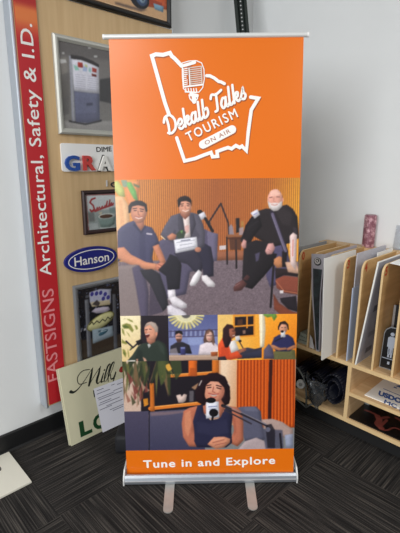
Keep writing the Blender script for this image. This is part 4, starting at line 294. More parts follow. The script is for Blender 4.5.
BANNER['interview']=([('p',(205,176,158),[(-0.0827,0.6767),(0.4631,0.6695),(0.4608,0.2969),(-0.0998,0.3046)],1,0),('p',(221,174,138),[(0.4582,0.6695),(0.5873,0.6678),(0.5884,0.2677),(0.4555,0.2695)],1,0),('g',(240,209,178),(213,158,115),(0.4971,0.4585),(0.5778,0.4467),[(0.493,0.6691),(0.5774,0.668),(0.5782,0.2678),(0.4912,0.2691)]),('p',(32,27,34),[(0.0945,0.6328),(0.4579,0.628),(0.4509,0.3406),(0.0846,0.3348)],1,0.4),('p',(117,57,48),[(0.0856,0.6094),(0.1037,0.5895),(0.0982,0.4204),(0.0785,0.4005)],0.8,0.6),('l',(221,123,46),0.0165,[(0.2015,0.5348),(0.4674,0.5513)],1),('l',(250,174,93),0.0041,[(0.2017,0.5411),(0.4674,0.5576)],1),('l',(221,123,46),0.0189,[(0.1312,0.364),(0.3853,0.3892)],1),('l',(250,174,93),0.0042,[(0.1314,0.3705),(0.3854,0.3956)],1),('p',(213,115,42),[(0.1337,0.5),(0.1554,0.4998),(0.1549,0.3487),(0.1321,0.349)],1,0.3),('p',(213,115,42),[(0.448,0.6385),(0.4829,0.6381),(0.4824,0.5437),(0.4473,0.5442)],1,0.3),('p',(225,107,38),[(0.3307,0.6192),(0.3731,0.6186),(0.372,0.5346),(0.3294,0.5352)],1,0.4),('p',(168,77,34),[(0.3376,0.5772),(0.3675,0.5768),(0.367,0.5347),(0.3369,0.5351)],0.7,0.4),('p',(221,194,184),[(0.265,0.4329),(0.2867,0.4386),(0.2933,0.4265),(0.3049,0.4408),(0.3196,0.4358),(0.3134,0.4044),(0.2995,0.3925),(0.2767,0.3928)],1,0.4),('p',(106,100,106),[(0.3324,0.4561),(0.354,0.4558),(0.3532,0.399),(0.3315,0.3969)],0.8,0.5),('p',(168,127,97),[(0.3429,0.4739),(0.3943,0.5091),(0.4054,0.4911),(0.3597,0.4617)],0.9,0.5),('p',(101,101,57),[(0.0392,0.6443),(0.0344,0.5936),(0.0033,0.5172),(0.0213,0.5874)],0.9,0.3),('p',(46,54,38),[(0.1168,0.6345),(0.1119,0.5513),(0.07,0.425),(0.0922,0.5411)],0.9,0.3),('p',(46,54,38),[(0.0491,0.6409),(0.0526,0.6059),(0.0202,0.5535),(0.0276,0.6018)],0.9,0.3),('p',(46,54,38),[(0.1793,0.6382),(0.1926,0.5919),(0.1877,0.5223),(0.1703,0.5865)],0.9,0.3),('p',(101,101,57),[(0.0011,0.6212),(0.0059,0.5551),(-0.005,0.4551),(-0.0089,0.547)],0.9,0.3),('p',(59,67,42),[(0.0486,0.6046),(0.0698,0.5302),(0.0821,0.4172),(0.0457,0.5212)],0.9,0.3),('p',(101,101,57),[(0.2059,0.6201),(0.2229,0.5423),(0.2326,0.4241),(0.2035,0.5328)],0.9,0.3),('p',(59,67,42),[(0.0855,0.635),(0.0843,0.5812),(0.0568,0.5),(0.0685,0.5746)],0.9,0.3),('p',(46,54,38),[(-0.0,0.6279),(0.0077,0.544),(-0.0068,0.4166),(-0.0138,0.5338)],0.9,0.3),('p',(101,101,57),[(0.0155,0.6178),(0.0358,0.5846),(0.0496,0.5347),(0.0148,0.5808)],0.9,0.3),('p',(46,54,38),[(0.0487,0.6323),(0.0512,0.5623),(0.026,0.4562),(0.0311,0.5537)],0.9,0.3),('p',(81,85,50),[(0.0057,0.6467),(0.0214,0.6048),(0.0254,0.5419),(0.0007,0.5999)],0.9,0.3),('p',(59,67,42),[(0.0093,0.6056),(0.0032,0.5604),(-0.038,0.4925),(-0.014,0.555)],0.9,0.3),('p',(46,54,38),[(0.2022,0.6021),(0.219,0.5322),(0.2396,0.4261),(0.2065,0.5237)],0.9,0.3),('p',(59,67,42),[(0.0604,0.6417),(0.0799,0.5767),(0.0873,0.4783),(0.0554,0.5689)],0.9,0.3),('p',(81,85,50),[(0.0533,0.64),(0.0502,0.5866),(0.0156,0.5062),(0.0326,0.5801)],0.9,0.3),('p',(46,54,38),[(0.063,0.6484),(0.0644,0.6167),(0.0305,0.5695),(0.0414,0.6131)],0.9,0.3),('p',(59,67,42),[(0.2279,0.6198),(0.2311,0.5665),(0.1982,0.4862),(0.2061,0.5601)],0.9,0.3),('p',(59,67,42),[(-0.0047,0.6471),(0.0056,0.6086),(0.0074,0.5507),(-0.0087,0.604)],0.9,0.3),('p',(46,54,38),[(0.1155,0.6208),(0.1134,0.574),(0.0698,0.5037),(0.0895,0.5684)],0.9,0.3),('p',(101,101,57),[(0.1724,0.6282),(0.1773,0.5448),(0.1646,0.4182),(0.1615,0.5346)],0.9,0.3),('p',(81,85,50),[(0.1026,0.638),(0.1138,0.5845),(0.1115,0.5037),(0.0956,0.578)],0.9,0.3),('p',(81,85,50),[(0.1045,0.6468),(0.1036,0.6038),(0.0778,0.5391),(0.0886,0.5986)],0.9,0.3),('p',(59,67,42),[(0.0839,0.6363),(0.101,0.5891),(0.1152,0.5179),(0.0845,0.5834)],0.9,0.3),('p',(59,67,42),[(0.2264,0.6278),(0.2403,0.5491),(0.2357,0.4297),(0.2169,0.5395)],0.9,0.3),('p',(81,85,50),[(0.1034,0.6439),(0.1244,0.603),(0.1337,0.5414),(0.0997,0.5982)],0.9,0.3),('p',(117,93,67),[(0.0632,0.618),(0.0762,0.5448),(0.0697,0.4338),(0.0525,0.5359)],0.9,0.3),('p',(101,101,57),[(0.0328,0.6116),(0.0344,0.5384),(0.0112,0.4274),(0.0165,0.5294)],0.9,0.3),('p',(117,93,67),[(-0.0026,0.6041),(0.0049,0.5219),(0.0044,0.3968),(-0.0081,0.5117)],0.9,0.3),('p',(101,101,57),[(0.0106,0.604),(0.0033,0.5382),(-0.0358,0.4387),(-0.0114,0.5301)],0.9,0.3),('p',(81,85,50),[(0.121,0.613),(0.117,0.5329),(0.0891,0.4113),(0.1046,0.523)],0.9,0.3),('p',(81,85,50),[(-0.0177,0.6087),(0.0006,0.5728),(0.0066,0.5189),(-0.0225,0.5687)],0.9,0.3),('p',(117,93,67),[(0.1162,0.6069),(0.1279,0.5663),(0.1285,0.5053),(0.1111,0.5615)],0.9,0.3),('p',(117,93,67),[(0.1723,0.6253),(0.1642,0.5673),(0.1254,0.4799),(0.1515,0.5602)],0.9,0.3),('p',(59,67,42),[(0.0077,0.6232),(0.0197,0.5798),(0.0282,0.5142),(0.0069,0.5745)],0.9,0.3),('p',(59,67,42),[(0.1707,0.6229),(0.1908,0.5927),(0.1991,0.5476),(0.1671,0.5893)],0.9,0.3),('p',(101,101,57),[(0.2187,0.6255),(0.2393,0.5847),(0.2593,0.5233),(0.2218,0.5799)],0.9,0.3),('p',(46,54,38),[(0.1928,0.6283),(0.2147,0.5946),(0.2281,0.5439),(0.1914,0.5907)],0.9,0.3),('p',(81,85,50),[(0.1074,0.6279),(0.1189,0.5516),(0.1263,0.4357),(0.1056,0.5422)],0.9,0.3),('p',(46,54,38),[(0.1376,0.6042),(0.1356,0.5486),(0.0988,0.4649),(0.1155,0.5419)],0.9,0.3),('p',(117,93,67),[(0.1977,0.6388),(0.205,0.6013),(0.1948,0.5451),(0.1881,0.5969)],0.9,0.3),('p',(59,67,42),[(0.2227,0.6465),(0.2326,0.608),(0.2337,0.55),(0.2188,0.6033)],0.9,0.3),('p',(46,54,38),[(0.1005,0.6147),(0.0949,0.559),(0.0575,0.475),(0.0792,0.5522)],0.9,0.3),('p',(117,93,67),[(0.0681,0.6128),(0.0794,0.5293),(0.0723,0.4024),(0.0575,0.5191)],0.9,0.3),('p',(117,93,67),[(0.2056,0.6214),(0.2213,0.5422),(0.2263,0.4218),(0.201,0.5325)],0.9,0.3),('p',(46,54,38),[(0.1754,0.6186),(0.1757,0.5651),(0.1392,0.4846),(0.1527,0.5587)],0.9,0.3),('p',(178,138,117),[(0.1167,0.4521),(0.1011,0.4905),(0.1343,0.461)],0.85,0.3),('p',(117,57,52),[(0.1048,0.4482),(0.1185,0.5087),(0.1234,0.4549)],0.85,0.3),('p',(67,67,44),[(0.0662,0.38),(0.074,0.4263),(0.076,0.3858)],0.85,0.3),('p',(148,97,81),[(-0.0227,0.3754),(-0.0079,0.4422),(-0.0028,0.3839)],0.85,0.3),('p',(117,57,52),[(0.0593,0.433),(0.0804,0.4681),(0.0793,0.4592)],0.85,0.3),('p',(93,81,54),[(0.0012,0.4358),(0.0086,0.5032),(0.0118,0.4609)],0.85,0.3),('p',(178,138,117),[(0.0337,0.4199),(0.0436,0.4652),(0.0427,0.4322)],0.85,0.3),('p',(178,138,117),[(0.0631,0.3681),(0.0659,0.4421),(0.0735,0.3828)],0.85,0.3),('p',(117,57,52),[(0.061,0.4643),(0.0613,0.52),(0.079,0.478)],0.85,0.3),('p',(117,57,52),[(0.0339,0.4932),(0.0194,0.5663),(0.0547,0.5177)],0.85,0.3),('p',(148,97,81),[(0.0629,0.4564),(0.075,0.5088),(0.0782,0.4717)],0.85,0.3),('p',(93,81,54),[(0.064,0.4879),(0.048,0.5256),(0.0702,0.5016)],0.85,0.3),('p',(117,57,52),[(0.0584,0.4168),(0.0508,0.4715),(0.0661,0.4241)],0.85,0.3),('p',(148,97,81),[(-0.0178,0.457),(-0.0241,0.5263),(-0.0023,0.4751)],0.85,0.3),('p',(93,81,54),[(0.0675,0.4743),(0.0762,0.5464),(0.0865,0.4947)],0.85,0.3),('p',(117,57,52),[(0.055,0.4074),(0.0429,0.4574),(0.0637,0.4191)],0.85,0.3),('p',(93,81,54),[(0.0491,0.4484),(0.0657,0.4911),(0.0607,0.4682)],0.85,0.3),('p',(178,138,117),[(0.0992,0.4539),(0.0841,0.5277),(0.1091,0.4735)],0.85,0.3),('p',(148,97,81),[(0.0183,0.3955),(0.0071,0.4643),(0.0363,0.4057)],0.85,0.3),('p',(117,57,52),[(0.0551,0.4354),(0.0448,0.5028),(0.0759,0.4556)],0.85,0.3),('p',(178,138,117),[(0.1052,0.3752),(0.0998,0.4151),(0.1186,0.3845)],0.85,0.3),('p',(67,67,44),[(0.042,0.3805),(0.0363,0.4407),(0.0613,0.3986)],0.85,0.3),('p',(235,174,73),[(0.2086,0.593),(0.235,0.6025),(0.2484,0.5728),(0.2294,0.5603)],0.9,0.4),('p',(219,138,38),[(0.098,0.4154),(0.1219,0.4201),(0.1236,0.3847),(0.1015,0.3749)],0.9,0.4),('p',(61,71,44),[(0.2296,0.6622),(0.2892,0.6614),(0.2972,0.5567),(0.2663,0.5149),(0.2428,0.589)],0.9,0.4),('p',(77,87,50),[(0.1793,0.6421),(0.2189,0.6311),(0.2163,0.5261),(0.1902,0.484),(0.1771,0.5583)],0.9,0.4),('g',(75,70,92),(60,57,80),(0.1815,0.3443),(0.1752,0.1069),[(-0.0978,0.3482),(0.1237,0.3505),(0.1138,0.0231),(-0.1127,0.0263)]),('g',(83,80,103),(60,59,84),(0.2323,0.3436),(0.2273,0.123),[(0.1286,0.345),(0.1816,0.3497),(0.4104,0.3629),(0.4069,0.0189),(0.119,0.023)]),('p',(148,119,119),[(0.1306,0.3423),(0.2832,0.3483),(0.3647,0.3635),(0.3645,0.3505),(0.232,0.33),(0.1351,0.3232)],0.6,0.8),('l',(29,26,35),0.0052,[(0.1268,0.3505),(0.1177,0.0514)],1),('p',(205,85,26),[(0.5725,0.6212),(0.8617,0.6252),(0.8701,0.25),(0.5705,0.2542)],1,0.3),('l',(133,44,17),0.0056,[(0.5775,0.6185),(0.5756,0.261)],0.85),('l',(235,117,46),0.0036,[(0.5831,0.6185),(0.5814,0.2609)],0.8),('l',(133,44,17),0.0056,[(0.594,0.6183),(0.5925,0.2608)],0.85),('l',(235,117,46),0.0036,[(0.5996,0.6183),(0.5983,0.2607)],0.8),('l',(133,44,17),0.0056,[(0.6104,0.6181),(0.6094,0.2605)],0.85),('l',(235,117,46),0.0036,[(0.616,0.618),(0.6151,0.2605)],0.8),('l',(133,44,17),0.0056,[(0.6269,0.6179),(0.6263,0.2603)],0.85),('l',(235,117,46),0.0036,[(0.6325,0.6178),(0.632,0.2602)],0.8),('l',(133,44,17),0.0056,[(0.6433,0.6177),(0.6432,0.2601)],0.85),('l',(235,117,46),0.0036,[(0.6489,0.6176),(0.6489,0.26)],0.8),('l',(133,44,17),0.0057,[(0.6598,0.6175),(0.66,0.2598)],0.85),('l',(235,117,46),0.0036,[(0.6654,0.6174),(0.6658,0.2598)],0.8),('l',(133,44,17),0.0056,[(0.6763,0.6172),(0.6769,0.2596)],0.85),('l',(235,117,46),0.0036,[(0.6819,0.6172),(0.6827,0.2595)],0.8),('l',(133,44,17),0.0056,[(0.6927,0.617),(0.6938,0.2594)],0.85),('l',(235,117,46),0.0036,[(0.6983,0.6169),(0.6996,0.2593)],0.8),('l',(133,44,17),0.0056,[(0.7092,0.6168),(0.7107,0.2591)],0.85),('l',(235,117,46),0.0036,[(0.7148,0.6167),(0.7165,0.2591)],0.8),('l',(133,44,17),0.0057,[(0.7586,0.6162),(0.7614,0.2584)],0.85),('l',(235,117,46),0.0036,[(0.7642,0.6161),(0.7671,0.2584)],0.8),('l',(133,44,17),0.0056,[(0.7751,0.6159),(0.7783,0.2582)],0.85),('l',(235,117,46),0.0036,[(0.7807,0.6159),(0.784,0.2581)],0.8),('l',(133,44,17),0.0056,[(0.7915,0.6157),(0.7952,0.258)],0.85),('l',(235,117,46),0.0036,[(0.7971,0.6156),(0.8009,0.2579)],0.8),('l',(133,44,17),0.0056,[(0.808,0.6155),(0.8121,0.2577)],0.85),('l',(235,117,46),0.0036,[(0.8136,0.6154),(0.8178,0.2577)],0.8),('l',(133,44,17),0.0056,[(0.8245,0.6153),(0.829,0.2575)],0.85),('l',(235,117,46),0.0036,[(0.8301,0.6152),(0.8347,0.2574)],0.8),('l',(133,44,17),0.0057,[(0.8409,0.6151),(0.8459,0.2573)],0.85),('l',(235,117,46),0.0036,[(0.8465,0.615),(0.8516,0.2572)],0.8),('l',(133,44,17),0.0056,[(0.8574,0.6148),(0.8628,0.257)],0.85),('l',(235,117,46),0.0036,[(0.863,0.6148),(0.8685,0.2569)],0.8),('p',(42,20,24),[(0.7333,0.6191),(0.7508,0.6189),(0.7471,0.2586),(0.7291,0.2589)],0.9,0.3),('p',(90,90,110),[(0.5627,0.3608),(0.6072,0.3683),(0.6706,0.3674),(0.6938,0.3413),(0.7035,0.2661),(0.7198,0.183),(0.6144,0.1776)],1,0.6),('p',(113,113,133),[(0.6072,0.3656),(0.6669,0.3648),(0.6849,0.3401),(0.6136,0.3438)],0.6,0.8),('p',(176,150,142),[(0.6968,0.2963),(0.7541,0.2996),(0.8055,0.2811),(0.8601,0.2392),(0.8611,0.1949),(0.7685,0.1962),(0.7193,0.2246)],1,0.6),('p',(176,158,160),[(0.5758,0.1293),(0.6144,0.1776),(0.6721,0.1976),(0.7367,0.1661),(0.7502,0.1268)],1,0.6),('p',(153,159,182),[(0.8171,0.2094),(0.8606,0.2157),(0.8623,0.1364),(0.8261,0.1397)],1,0.6),('p',(80,80,98),[(0.7037,0.2455),(0.8063,0.2372),(0.8146,0.1371),(0.7204,0.1342)],0.9,0.7),('p',(36,22,28),[(0.3646,0.4013),(0.3596,0.4497),(0.3888,0.5211),(0.4342,0.5491),(0.4737,0.5509),(0.5131,0.529),(0.5367,0.4773),(0.539,0.411),(0.5321,0.3844),(0.5012,0.369),(0.4042,0.3765)],1,0.5),('p',(188,111,85),[(0.301,0.3474),(0.3298,0.3653),(0.3757,0.3768),(0.5184,0.3749),(0.5755,0.3644),(0.5984,0.3347),(0.6055,0.2757),(0.6059,0.1825),(0.5758,0.1491),(0.5341,0.171),(0.5584,0.2392),(0.5412,0.3257),(0.3694,0.3342),(0.3543,0.2358),(0.3793,0.2069),(0.4544,0.2009),(0.46,0.172),(0.4019,0.1515),(0.3265,0.1526),(0.2961,0.2056),(0.2906,0.28)],1,0.5),('p',(223,150,113),[(0.3076,0.3351),(0.3354,0.353),(0.3411,0.2793),(0.3215,0.2052),(0.306,0.2427)],0.6,1),('p',(148,79,63),[(0.5469,0.3318),(0.5641,0.3009),(0.5711,0.2266),(0.5549,0.2019),(0.5595,0.264)],0.5,0.8),('p',(41,41,66),[(0.3723,0.3769),(0.3986,0.3826),(0.4038,0.3338),(0.4378,0.2965),(0.478,0.3045),(0.5069,0.3446),(0.5207,0.3773),(0.5435,0.3624),(0.5503,0.3134),(0.5434,0.2394),(0.548,0.1708),(0.5178,0.1449),(0.367,0.147),(0.3535,0.1798),(0.3544,0.242),(0.3482,0.2916)],1,0.5),('p',(56,56,83),[(0.3689,0.2913),(0.4376,0.2755),(0.5182,0.3015),(0.5319,0.2272),(0.4602,0.2095),(0.3681,0.2294)],0.45,1.4),('p',(188,115,89),[(0.4064,0.3703),(0.4274,0.4125),(0.49,0.4117),(0.5126,0.3725),(0.4895,0.3117),(0.4402,0.3026)],1,0.5),('e',(211,142,115),(0.4584,0.4568),0.052,0.068,8,1,0),('p',(240,180,154),[(0.4224,0.4968),(0.4678,0.5141),(0.496,0.4839),(0.4867,0.448),(0.4277,0.4512)],0.5,1.4),('p',(176,101,81),[(0.4846,0.484),(0.5141,0.4776),(0.5071,0.4236),(0.4785,0.3937)],0.45,1.2),('p',(36,22,28),[(0.4,0.4129),(0.3938,0.4673),(0.4113,0.5113),(0.451,0.5322),(0.4905,0.5293),(0.5164,0.4979),(0.5254,0.4474),(0.5185,0.4234),(0.5073,0.4717),(0.4791,0.5032),(0.4395,0.5062),(0.4167,0.4849),(0.4094,0.437),(0.4112,0.3946)],1,0.4),('l',(50,28,30),0.0051,[(0.4201,0.4825),(0.4416,0.487)],1),('l',(50,28,30),0.0052,[(0.4688,0.4842),(0.4937,0.4767)],1),('l',(34,20,24),0.0052,[(0.4234,0.4717),(0.4415,0.4738)],1),('l',(34,20,24),0.0051,[(0.471,0.471),(0.4913,0.4647)],1),('l',(170,95,79),0.0052,[(0.4551,0.4748),(0.4493,0.4509),(0.4617,0.4459)],1),('p',(248,229,217),[(0.4344,0.439),(0.4503,0.434),(0.4742,0.4361),(0.465,0.4265),(0.448,0.4256)],1,0.3),('l',(168,67,67),0.0041,[(0.4288,0.4427),(0.4503,0.4352),(0.4799,0.4384)],1),('l',(178,81,77),0.0036,[(0.4366,0.4233),(0.4524,0.417),(0.4707,0.4228)],1),('l',(209,199,194),0.0062,[(0.3827,0.4854),(0.3943,0.5091)],0.8),('l',(225,205,188),0.0052,[(0.5277,0.4954),(0.5367,0.4809)],0.8),('p',(213,142,111),[(0.4205,0.1638),(0.4544,0.2033),(0.5064,0.2051),(0.5388,0.1922),(0.5364,0.171),(0.5062,0.145),(0.4655,0.1355)],1,0.4),('l',(158,89,73),0.0037,[(0.4484,0.1722),(0.5064,0.1876)],1),('l',(158,89,73),0.0037,[(0.4599,0.1582),(0.5179,0.1712)],1),('l',(235,168,138),0.0043,[(0.4554,0.1834),(0.5018,0.1977)],1),('p',(228,228,238),[(0.4158,0.3933),(0.4797,0.3973),(0.4827,0.3118),(0.4149,0.3054)],1,0.25),('e',(22,20,24),(0.441,0.4039),0.025,0.0151,0,1,0),('l',(124,131,170),0.0052,[(0.4293,0.3688),(0.4704,0.3719)],1),('l',(152,156,185),0.0036,[(0.4292,0.3566),(0.468,0.3598)],1),('e',(22,20,24),(0.4542,0.3367),0.0235,0.0216,0,1,0),('l',(25,23,28),0.0105,[(0.4518,0.3245),(0.447,0.3)],1),('l',(37,33,38),0.0157,[(0.4993,0.3752),(0.5373,0.3571)],1),('l',(52,47,55),0.0079,[(0.5056,0.3697),(0.7163,0.2659)],1),('l',(134,128,138),0.0037,[(0.5183,0.3749),(0.7226,0.2713)],1),('l',(52,47,55),0.0079,[(0.5094,0.3507),(0.6459,0.2738)],1),('l',(45,40,48),0.0095,[(0.5946,0.3291),(0.7291,0.2589)],1),('l',(126,121,132),0.0032,[(0.6009,0.3331),(0.7265,0.2658)],1),('p',(34,31,40),[(0.7188,0.2659),(0.7481,0.2723),(0.7678,0.2377),(0.7694,0.1377),(0.7307,0.1383)],0.85,0.5),('l',(34,31,39),0.0107,[(0.7938,0.2166),(0.803,0.1331)],1),('e',(100,100,118),(0.7319,0.241),0.0125,0.0134,0,1,0),('n',0.018,0.3,[(-0.4356,2.6723),(1.3479,2.6552),(1.5552,-0.4077),(-0.6915,-0.3739)])],(0.0,0.1338,0.867,0.616))
ART_KIOSK=[('g',(112,108,106),(128,126,124),(1.215,2.233),(1.2467,1.8124),[(1.0533,2.2483),(1.9947,2.4344),(1.9949,1.6981),(1.0058,1.6734)]),('p',(92,88,88),[(1.0813,2.2132),(1.9755,2.2641),(1.9754,2.2057),(1.0754,2.1397)],0.7,1.5),('p',(150,148,146),[(1.0612,1.8273),(1.1612,1.8243),(1.975,1.8982),(1.9748,1.7793),(1.0542,1.7386)],1,1),('p',(140,134,128),[(1.0952,2.1246),(1.1339,2.14),(1.1315,1.9596),(1.0906,1.9265)],0.7,1.2),('p',(205,205,205),[(1.0951,2.1227),(1.1274,2.1251),(1.1307,2.1116),(1.0956,2.1016)],0.9,0.5),('p',(190,188,186),[(1.1083,2.1562),(1.1214,2.1602),(1.1229,2.1512),(1.1098,2.1472)],0.9,0.4),('p',(196,196,196),[(1.2585,2.2062),(1.2775,2.2114),(1.2794,2.204),(1.2604,2.1988)],0.9,0.4),('p',(190,190,190),[(1.2915,2.1713),(1.3133,2.1748),(1.3127,2.1649),(1.2933,2.1619)],0.9,0.4),('p',(94,92,92),[(1.098,2.0507),(1.1393,2.0658),(1.1276,1.8617),(1.0912,1.849)],0.6,1),('p',(58,58,60),[(1.3209,2.056),(1.4074,2.0775),(1.4003,1.9363),(1.3144,1.9436)],0.9,0.8),('p',(58,58,62),[(1.1219,1.8296),(1.2194,1.8201),(1.3213,1.8478),(1.3206,1.8352),(1.2187,1.8098),(1.1223,1.8197)],0.9,0.4),('p',(172,174,188),[(1.1465,2.1477),(1.1663,2.149),(1.1592,1.8282),(1.1406,1.8229)],1,0.3),('p',(208,210,220),[(1.1549,2.1434),(1.1637,2.143),(1.1557,1.828),(1.1476,1.8254)],1,0.3),('p',(60,56,58),[(1.1556,2.1529),(1.2184,2.1556),(1.2816,2.1444),(1.3204,2.1307),(1.3195,2.1167),(1.2746,2.1277),(1.2172,2.1382),(1.1564,2.1343)],1,0.3),('p',(216,216,228),[(1.1608,2.1331),(1.2171,2.1363),(1.2745,2.1258),(1.3194,2.1147),(1.3141,1.9814),(1.2414,1.9775),(1.163,1.9786)],1,0.3),('p',(110,114,140),[(1.163,1.9786),(1.2414,1.9775),(1.3141,1.9814),(1.3086,1.8448),(1.2315,1.823),(1.1612,1.8243)],1,0.3),('p',(96,98,122),[(1.1641,1.8646),(1.3107,1.8814),(1.3086,1.8448),(1.2315,1.823),(1.1612,1.8243)],0.6,1),('p',(190,60,50),[(1.1935,2.1231),(1.222,2.1236),(1.2239,2.1008),(1.1942,2.1003)],1,0.3),('p',(190,70,58),[(1.2782,2.1097),(1.3044,2.1066),(1.3032,2.0866),(1.277,2.0889)],1,0.3),('p',(130,50,44),[(1.2739,2.0786),(1.3026,2.0766),(1.3019,2.0646),(1.2744,2.0669)],1,0.3),('p',(130,190,170),[(1.1678,2.1078),(1.192,2.1019),(1.2023,2.0861),(1.177,2.0806)],0.8,0.5),('p',(150,170,210),[(1.2243,2.1066),(1.25,2.1104),(1.2437,2.0842),(1.2205,2.0849)],0.8,0.5),('p',(190,200,120),[(1.2344,2.1197),(1.2505,2.1183),(1.2496,2.1046),(1.2358,2.1064)],0.7,0.4),('p',(140,190,190),[(1.2568,2.1066),(1.2731,2.1041),(1.2694,2.0819),(1.2555,2.0859)],0.8,0.5),('l',(160,160,180),0.0027,[(1.1757,2.0613),(1.2353,2.0636)],0.7),('l',(160,160,180),0.0028,[(1.2493,2.0635),(1.3068,2.0652)],0.7),('l',(160,160,180),0.0027,[(1.1749,2.0506),(1.2346,2.0527)],0.7),('l',(160,160,180),0.0028,[(1.2486,2.0526),(1.3061,2.0541)],0.7),('l',(160,160,180),0.0026,[(1.1742,2.0399),(1.2339,2.0418)],0.7),('l',(160,160,180),0.0028,[(1.2479,2.0417),(1.3055,2.043)],0.7),('l',(160,160,180),0.0027,[(1.1734,2.0293),(1.2332,2.031)],0.7),('l',(160,160,180),0.0028,[(1.2472,2.0307),(1.3048,2.0319)],0.7),('l',(160,160,180),0.0027,[(1.1726,2.0185),(1.2325,2.02)],0.7),('l',(160,160,180),0.0028,[(1.2465,2.0198),(1.3041,2.0208)],0.7),('l',(160,160,180),0.0027,[(1.1719,2.0078),(1.2317,2.0091)],0.7),('l',(160,160,180),0.0028,[(1.2458,2.0088),(1.3035,2.0096)],0.7),('l',(160,160,180),0.0027,[(1.1711,1.997),(1.231,1.9982)],0.7),('l',(160,160,180),0.0028,[(1.2451,1.9978),(1.3028,1.9984)],0.7),('p',(70,72,92),[(1.2309,1.9244),(1.2695,1.9301),(1.2686,1.9158),(1.2324,1.9105)],0.8,0.4),('n',0.02,0.3,[(0.6608,2.6526),(9.135,5.7225),(43.0493,-31.7629),(0.3022,-0.3001)])]
ART_COFFEE=[('p',(146,92,92),[(1.1341,1.4904),(1.5725,1.4773),(1.5605,1.1313),(1.1125,1.1851)],1,0),('p',(192,198,200),[(1.1991,1.4288),(1.4898,1.4225),(1.4803,1.1934),(1.2063,1.2275)],1,0.2),('p',(140,150,148),[(1.2025,1.339),(1.2576,1.342),(1.4864,1.3409),(1.4803,1.1934),(1.2078,1.2273)],1,1),('p',(168,176,178),[(1.198,1.2694),(1.2612,1.2671),(1.2673,1.2341),(1.2074,1.2331)],0.9,0.6),('p',(100,104,104),[(1.2051,1.3318),(1.2414,1.3362),(1.2459,1.2792),(1.2103,1.2788)],0.8,0.8),('p',(120,142,138),[(1.2633,1.3026),(1.3228,1.3173),(1.3879,1.3035),(1.3768,1.2528),(1.3376,1.2344),(1.2839,1.2397)],1,0.5),('e',(210,216,212),(1.3254,1.3026),0.0578,0.0165,0,1,0),('e',(88,58,44),(1.3221,1.3029),0.0442,0.0112,0,1,0),('p',(176,186,184),[(1.2758,1.2405),(1.3759,1.2343),(1.3924,1.2177),(1.2668,1.2255)],0.9,0.5),('p',(112,132,132),[(1.3437,1.3504),(1.4162,1.3529),(1.4145,1.3162),(1.3464,1.3213)],0.8,0.6),('p',(206,190,160),[(1.2687,1.3271),(1.2974,1.3321),(1.288,1.3113)],0.7,0.4),('l',(150,44,48),0.0098,[(1.2539,1.4123),(1.2316,1.4065),(1.2197,1.3899),(1.2396,1.3713),(1.2462,1.3499),(1.2273,1.3372),(1.2186,1.3483)],1),('l',(150,44,48),0.0067,[(1.2257,1.3359),(1.2578,1.3456),(1.265,1.3592),(1.2674,1.3449),(1.2795,1.3603),(1.2852,1.3458),(1.2992,1.364),(1.3032,1.3495),(1.3173,1.3664),(1.3199,1.3534)],1),('l',(150,44,48),0.0075,[(1.3199,1.3534),(1.3334,1.3904),(1.3283,1.3572),(1.3419,1.3635),(1.352,1.3966),(1.3468,1.3603),(1.3629,1.3809),(1.3606,1.3681),(1.3762,1.3758)],1),('l',(150,44,48),0.0074,[(1.2493,1.3356),(1.2984,1.3499),(1.374,1.3665)],1),('n',0.02,0.3,[(0.6608,2.6526),(9.135,5.7225),(43.0493,-31.7629),(0.3022,-0.3001)])]
